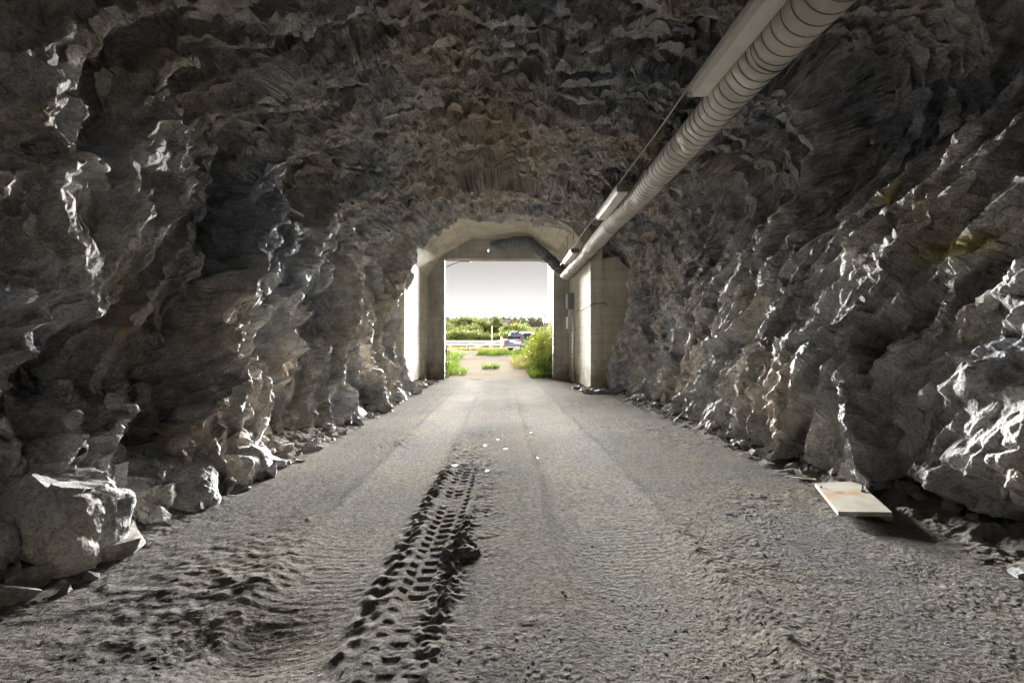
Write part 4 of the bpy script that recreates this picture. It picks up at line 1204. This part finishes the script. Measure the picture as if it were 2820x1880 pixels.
# vegetation by the mouth
def bush(name, spots, n, lsize, mat, lab, seed, cat='bush', grp=None):
    r = np.random.default_rng(seed)
    x0, y0 = spots[0][0], spots[0][1]
    e = tag(empty(name, (x0, y0, float(gz_out(x0, y0)))), lab, cat, grp)
    zb = float(gz_out(x0, y0))
    cs = []
    tot = sum(s[3] ** 2 for s in spots)
    stem = Geo()
    for x, y, z, rr in spots:
        m = int(n * rr ** 2 / tot)
        q = r.normal(size=(m, 3)); q /= np.linalg.norm(q, axis=1)[:, None]; q *= (r.uniform(.1, 1, m) ** .45)[:, None] * rr
        q *= 1 + .42 * np.sin(q[:, :1] * 8 / rr + z) * np.cos(q[:, 1:2] * 7 / rr + q[:, 2:3] * 6 / rr)
        cs.append(q + np.array((x - x0, y - y0, z - zb)))
        for _ in range(4):
            t = np.array((x - x0, y - y0, z - zb)) + r.normal(size=3) * rr * .4
            stem.tube([(t[0] * .7 + (x - x0) * .3, t[1] * .7 + (y - y0) * .3, float(gz_out(x, y)) - zb - .1), tuple(t)], [.02, .006], 5)
    c = np.vstack(cs); c = c[c[:, 2] > -.05]
    V, F = leaf_quads(c, lsize, r)
    link('foliage', np_mesh('foliage', V, F, mat, False), e)
    tag(stem.build('stems', M_BARK, e), kind='stuff')
    return e
G = lambda x, y: float(gz_out(x, y))
bush('leafy_bush', [(2.05, 23.5, G(2, 23.5) + .9, .95), (2.6, 24.5, G(2.6, 24) + 1.5, .9), (2.0, 25.6, G(2.0, 25.6) + .8, .75), (3.1, 23.2, G(3, 23) + 1.2, 1.0)], 5200, .055, M_LEAF_NEAR, 'large sunlit yellow-green bush right of the path outside', 41)
bush('leafy_bush', [(2.15, 28.2, G(2.15, 28) + 1.05, .65), (2.6, 28.6, G(2.6, 28.6) + 1.25, .72), (1.8, 28.8, G(1.8, 29) + .5, .45), (2.9, 28.4, G(2.9, 28.4) + .9, .8)], 3600, .055, M_LEAF_NEAR, 'taller bush overlapping the side of the car', 42)
bush('leafy_bush', [(2.35, 21.3, .55, .55), (2.9, 21.2, .7, .7), (1.95, 22.0, .45, .45)], 3000, .045, M_GRASS, 'low deep green bush at the foot of the right pillar outside', 43)
bush('leafy_bush', [(-2.75, 21.0, .55, .5), (-3.0, 21.6, .6, .6), (-2.62, 20.5, .3, .32)], 2400, .04, M_GRASS, 'green weeds at the foot of the left pillar outside', 44)
# grass
def grass(name, lab, rects, n, hgt, mat, seed):
    r = np.random.default_rng(seed)
    P0, hs = [], []
    ar = [ (b - a) * (d - c) * w for a, b, c, d, w in rects]; ta = sum(ar)
    for (a, b, c, d, w), A in zip(rects, ar):
        m = int(n * A / ta); x = r.uniform(a, b, m); y = r.uniform(c, d, m)
        k = perlin(x * 1.3, y * 1.3, seed) > -.25
        P0.append(np.stack([x[k], y[k], gz_out(x[k], y[k])], -1)); hs.append(np.full(k.sum(), hgt) * r.uniform(.4, 1.3, k.sum()))
    p = np.vstack(P0); h = np.concatenate(hs); m = len(p)
    an = r.uniform(0, 6.28, m); w = .012 + .01 * r.random(m)
    lean = r.normal(size=(m, 2)) * .35
    side = np.stack([np.cos(an) * w, np.sin(an) * w, 0 * w], -1)
    top = p + np.stack([lean[:, 0] * h, lean[:, 1] * h, h], -1)
    V = np.stack([p - side, p + side, top], 1).reshape(-1, 3)
    return tag(link(name, np_mesh(name, V, np.arange(3 * m).reshape(-1, 3), mat, False)), lab, 'grass', kind='stuff')
grass('grass', 'bright green grass beside and across the track outside', [(1.3, 4.5, 20.0, 26, 1.2), (.7, 3, 26, 34, 1.0), (-1.8, 2.5, 32.5, 35.5, .9), (-4.5, -2.35, 20, 26, 1.2), (-1.0, -.1, 24.6, 25.9, 1.3), (-5, -2.6, 26, 34, .4), (-2.3, -1.7, 21, 24, .5)], 16000, .30, M_GRASS, 71)
grass('dry_grass', 'yellowed dry grass in front of the road fence and beside the bush', [(-6, 1, 41, 44.5, .8), (.6, 1.9, 24.5, 30, 1.0), (-2.8, -1.6, 40, 43, 1.0), (1, 6, 36.5, 39, .6)], 7000, .34, M_DRYGRASS, 72)

# parked car seen from behind ------------------------------------------
def car_paint():
    m, nt, b = new_mat('silver_blue_car_paint')
    b.inputs['Base Color'].default_value = (.085, .10, .14, 1); b.inputs['Metallic'].default_value = .4; b.inputs['Roughness'].default_value = .28
    b.inputs['Coat Weight'].default_value = .7
    return m
def plain(name, col, rough=.3, metal=0.0, emit=None):
    m, nt, b = new_mat(name); b.inputs['Base Color'].default_value = (*col, 1); b.inputs['Roughness'].default_value = rough; b.inputs['Metallic'].default_value = metal
    return m
M_PAINT = car_paint(); M_GLASS = plain('tinted_glass', (.02, .022, .026), .06); M_RED = plain('red_lens', (.55, .03, .02), .2); M_RUB = plain('black_rubber', (.02, .02, .02), .8); M_RIM = plain('alloy', (.5, .5, .52), .3, .8)
cy_ = 41.2; cxp = (1408 - VX) * 40 / FOC
car = tag(empty('parked_car', (cxp + .1, 40.0, float(gz_out(cxp, 40.5)) - .02), R(90 - 36)), 'blue-grey estate car seen from behind, half hidden by the bush', 'car')
# car local: x forward, rear at x=0, y left
st = [(0.0, .42, .86, .86, .93), (.06, .34, .98, 1.0, .96), (.30, .30, 1.0, 1.05, .98), (.9, .28, 1.01, 1.06, .98), (2.4, .26, 1.0, 1.05, .98), (3.6, .26, .99, 1.03, .97), (4.4, .30, .86, .95, .93), (4.65, .36, .72, .80, .85)]
g = Geo(); rings = []
for x, zb, zm, zt, hw in st:
    hw *= .94
    rings.append([(x, -hw * .90, zb), (x, -hw, zb + .14), (x, -hw, (zb + zm) / 2), (x, -hw * .985, zm - .06), (x, -hw * .90, zm + .02), (x, 0, zt), (x, hw * .90, zm + .02), (x, hw * .985, zm - .06), (x, hw, (zb + zm) / 2), (x, hw, zb + .14), (x, hw * .90, zb)])
nr = len(rings[0]); vs = [p for r in rings for p in r]
fs = [(i * nr + k, i * nr + (k + 1) % nr, (i + 1) * nr + (k + 1) % nr, (i + 1) * nr + k) for i in range(len(rings) - 1) for k in range(nr)]
fs += [tuple(range(nr)), tuple((len(rings) - 1) * nr + k for k in range(nr))]
g.add(vs, fs).build('body', M_PAINT, car, True)
# cabin
st = [(.16, 1.00, 1.02, .84, .82), (.42, 1.0, 1.40, .86, .70), (.62, 1.0, 1.60, .86, .66), (1.4, 1.0, 1.66, .86, .67), (2.3, 1.0, 1.64, .86, .66), (2.8, 1.0, 1.50, .85, .66), (3.5, 1.0, 1.06, .82, .74)]
g = Geo(); rings = []
for x, z0, z1, w0, w1 in st: rings.append([(x, -w0, z0 - .06), (x, -w1, z1 - .05), (x, -w1 * .9, z1), (x, 0, z1 + .02), (x, w1 * .9, z1), (x, w1, z1 - .05), (x, w0, z0 - .06)])
nr = 7; vs = [p for r in rings for p in r]
fs = [(i * nr + k, i * nr + k + 1, (i + 1) * nr + k + 1, (i + 1) * nr + k) for i in range(len(rings) - 1) for k in range(nr - 1)] + [tuple(range(nr)), tuple((len(rings) - 1) * nr + k for k in range(nr))]
g.add(vs, fs).build('cabin', M_PAINT, car)
g = Geo().add([(.13, -.70, 1.04), (.13, .70, 1.04), (.56, .56, 1.55), (.56, -.56, 1.55), (.20, -.70, 1.04), (.20, .70, 1.04), (.62, .56, 1.53), (.62, -.56, 1.53)], [(0, 1, 2, 3), (4, 7, 6, 5), (0, 4, 5, 1), (1, 5, 6, 2), (2, 6, 7, 3), (3, 7, 4, 0)])
g.build('rear_window', M_GLASS, car)
for s in (-1, 1):
    for x0, x1, xa, xb in ((.62, 1.20, .72, 1.20), (1.28, 2.12, 1.28, 2.10), (2.2, 3.1, 2.2, 2.66)):
        w = Geo(); a, bq = .87 * s, .70 * s
        w.add([(x0, a, 1.04), (x1, a, 1.04), (xb, bq, 1.54), (xa, bq, 1.54), (x0, a * .95, 1.04), (x1, a * .95, 1.04), (xb, bq * .95, 1.54), (xa, bq * .95, 1.54)], [(0, 1, 2, 3), (4, 7, 6, 5), (0, 4, 5, 1), (1, 5, 6, 2), (2, 6, 7, 3), (3, 7, 4, 0)])
        w.build('side_window', M_GLASS, car)
    Geo().box((.05, .72 * s, .90), (.16, .36, .15), None, .04).build('tail_light', M_RED, car)
    Geo().tube([(.7, .60 * s, 1.70), (2.5, .60 * s, 1.70)], .025, 6).build('roof_rail', M_GALV, car)
    for x in (.95, 3.7):
        wh = Geo().tube([(x, .72 * s, .33), (x, .93 * s, .33)], .34, 24).build('wheel', M_RUB, car)
        Geo().tube([(x, .90 * s, .33), (x, .945 * s, .33)], .22, 16).build('rim', M_RIM, wh)
    Geo().box((2.62, 1.0 * s, 1.06), (.12, .2, .14), None, .03).build('mirror', M_PAINT, car)
Geo().box((-.01, 0, .46), (.16, 1.72, .22), None, .06).build('bumper', M_PAINT, car)
Geo().box((-.02, 0, .33), (.14, 1.5, .10), None, .03).build('lower_valance', M_RIM, car)
Geo().box((-.012, 0, .84), (.03, .52, .12)).build('licence_plate', M_WHITE, car)
Geo().box((-.012, 0, .985), (.04, 1.5, .03)).build('chrome_strip', M_RIM, car)
Geo().box((.50, 0, 1.62), (.24, 1.16, .035), None, .012).build('spoiler', M_PAINT, car)
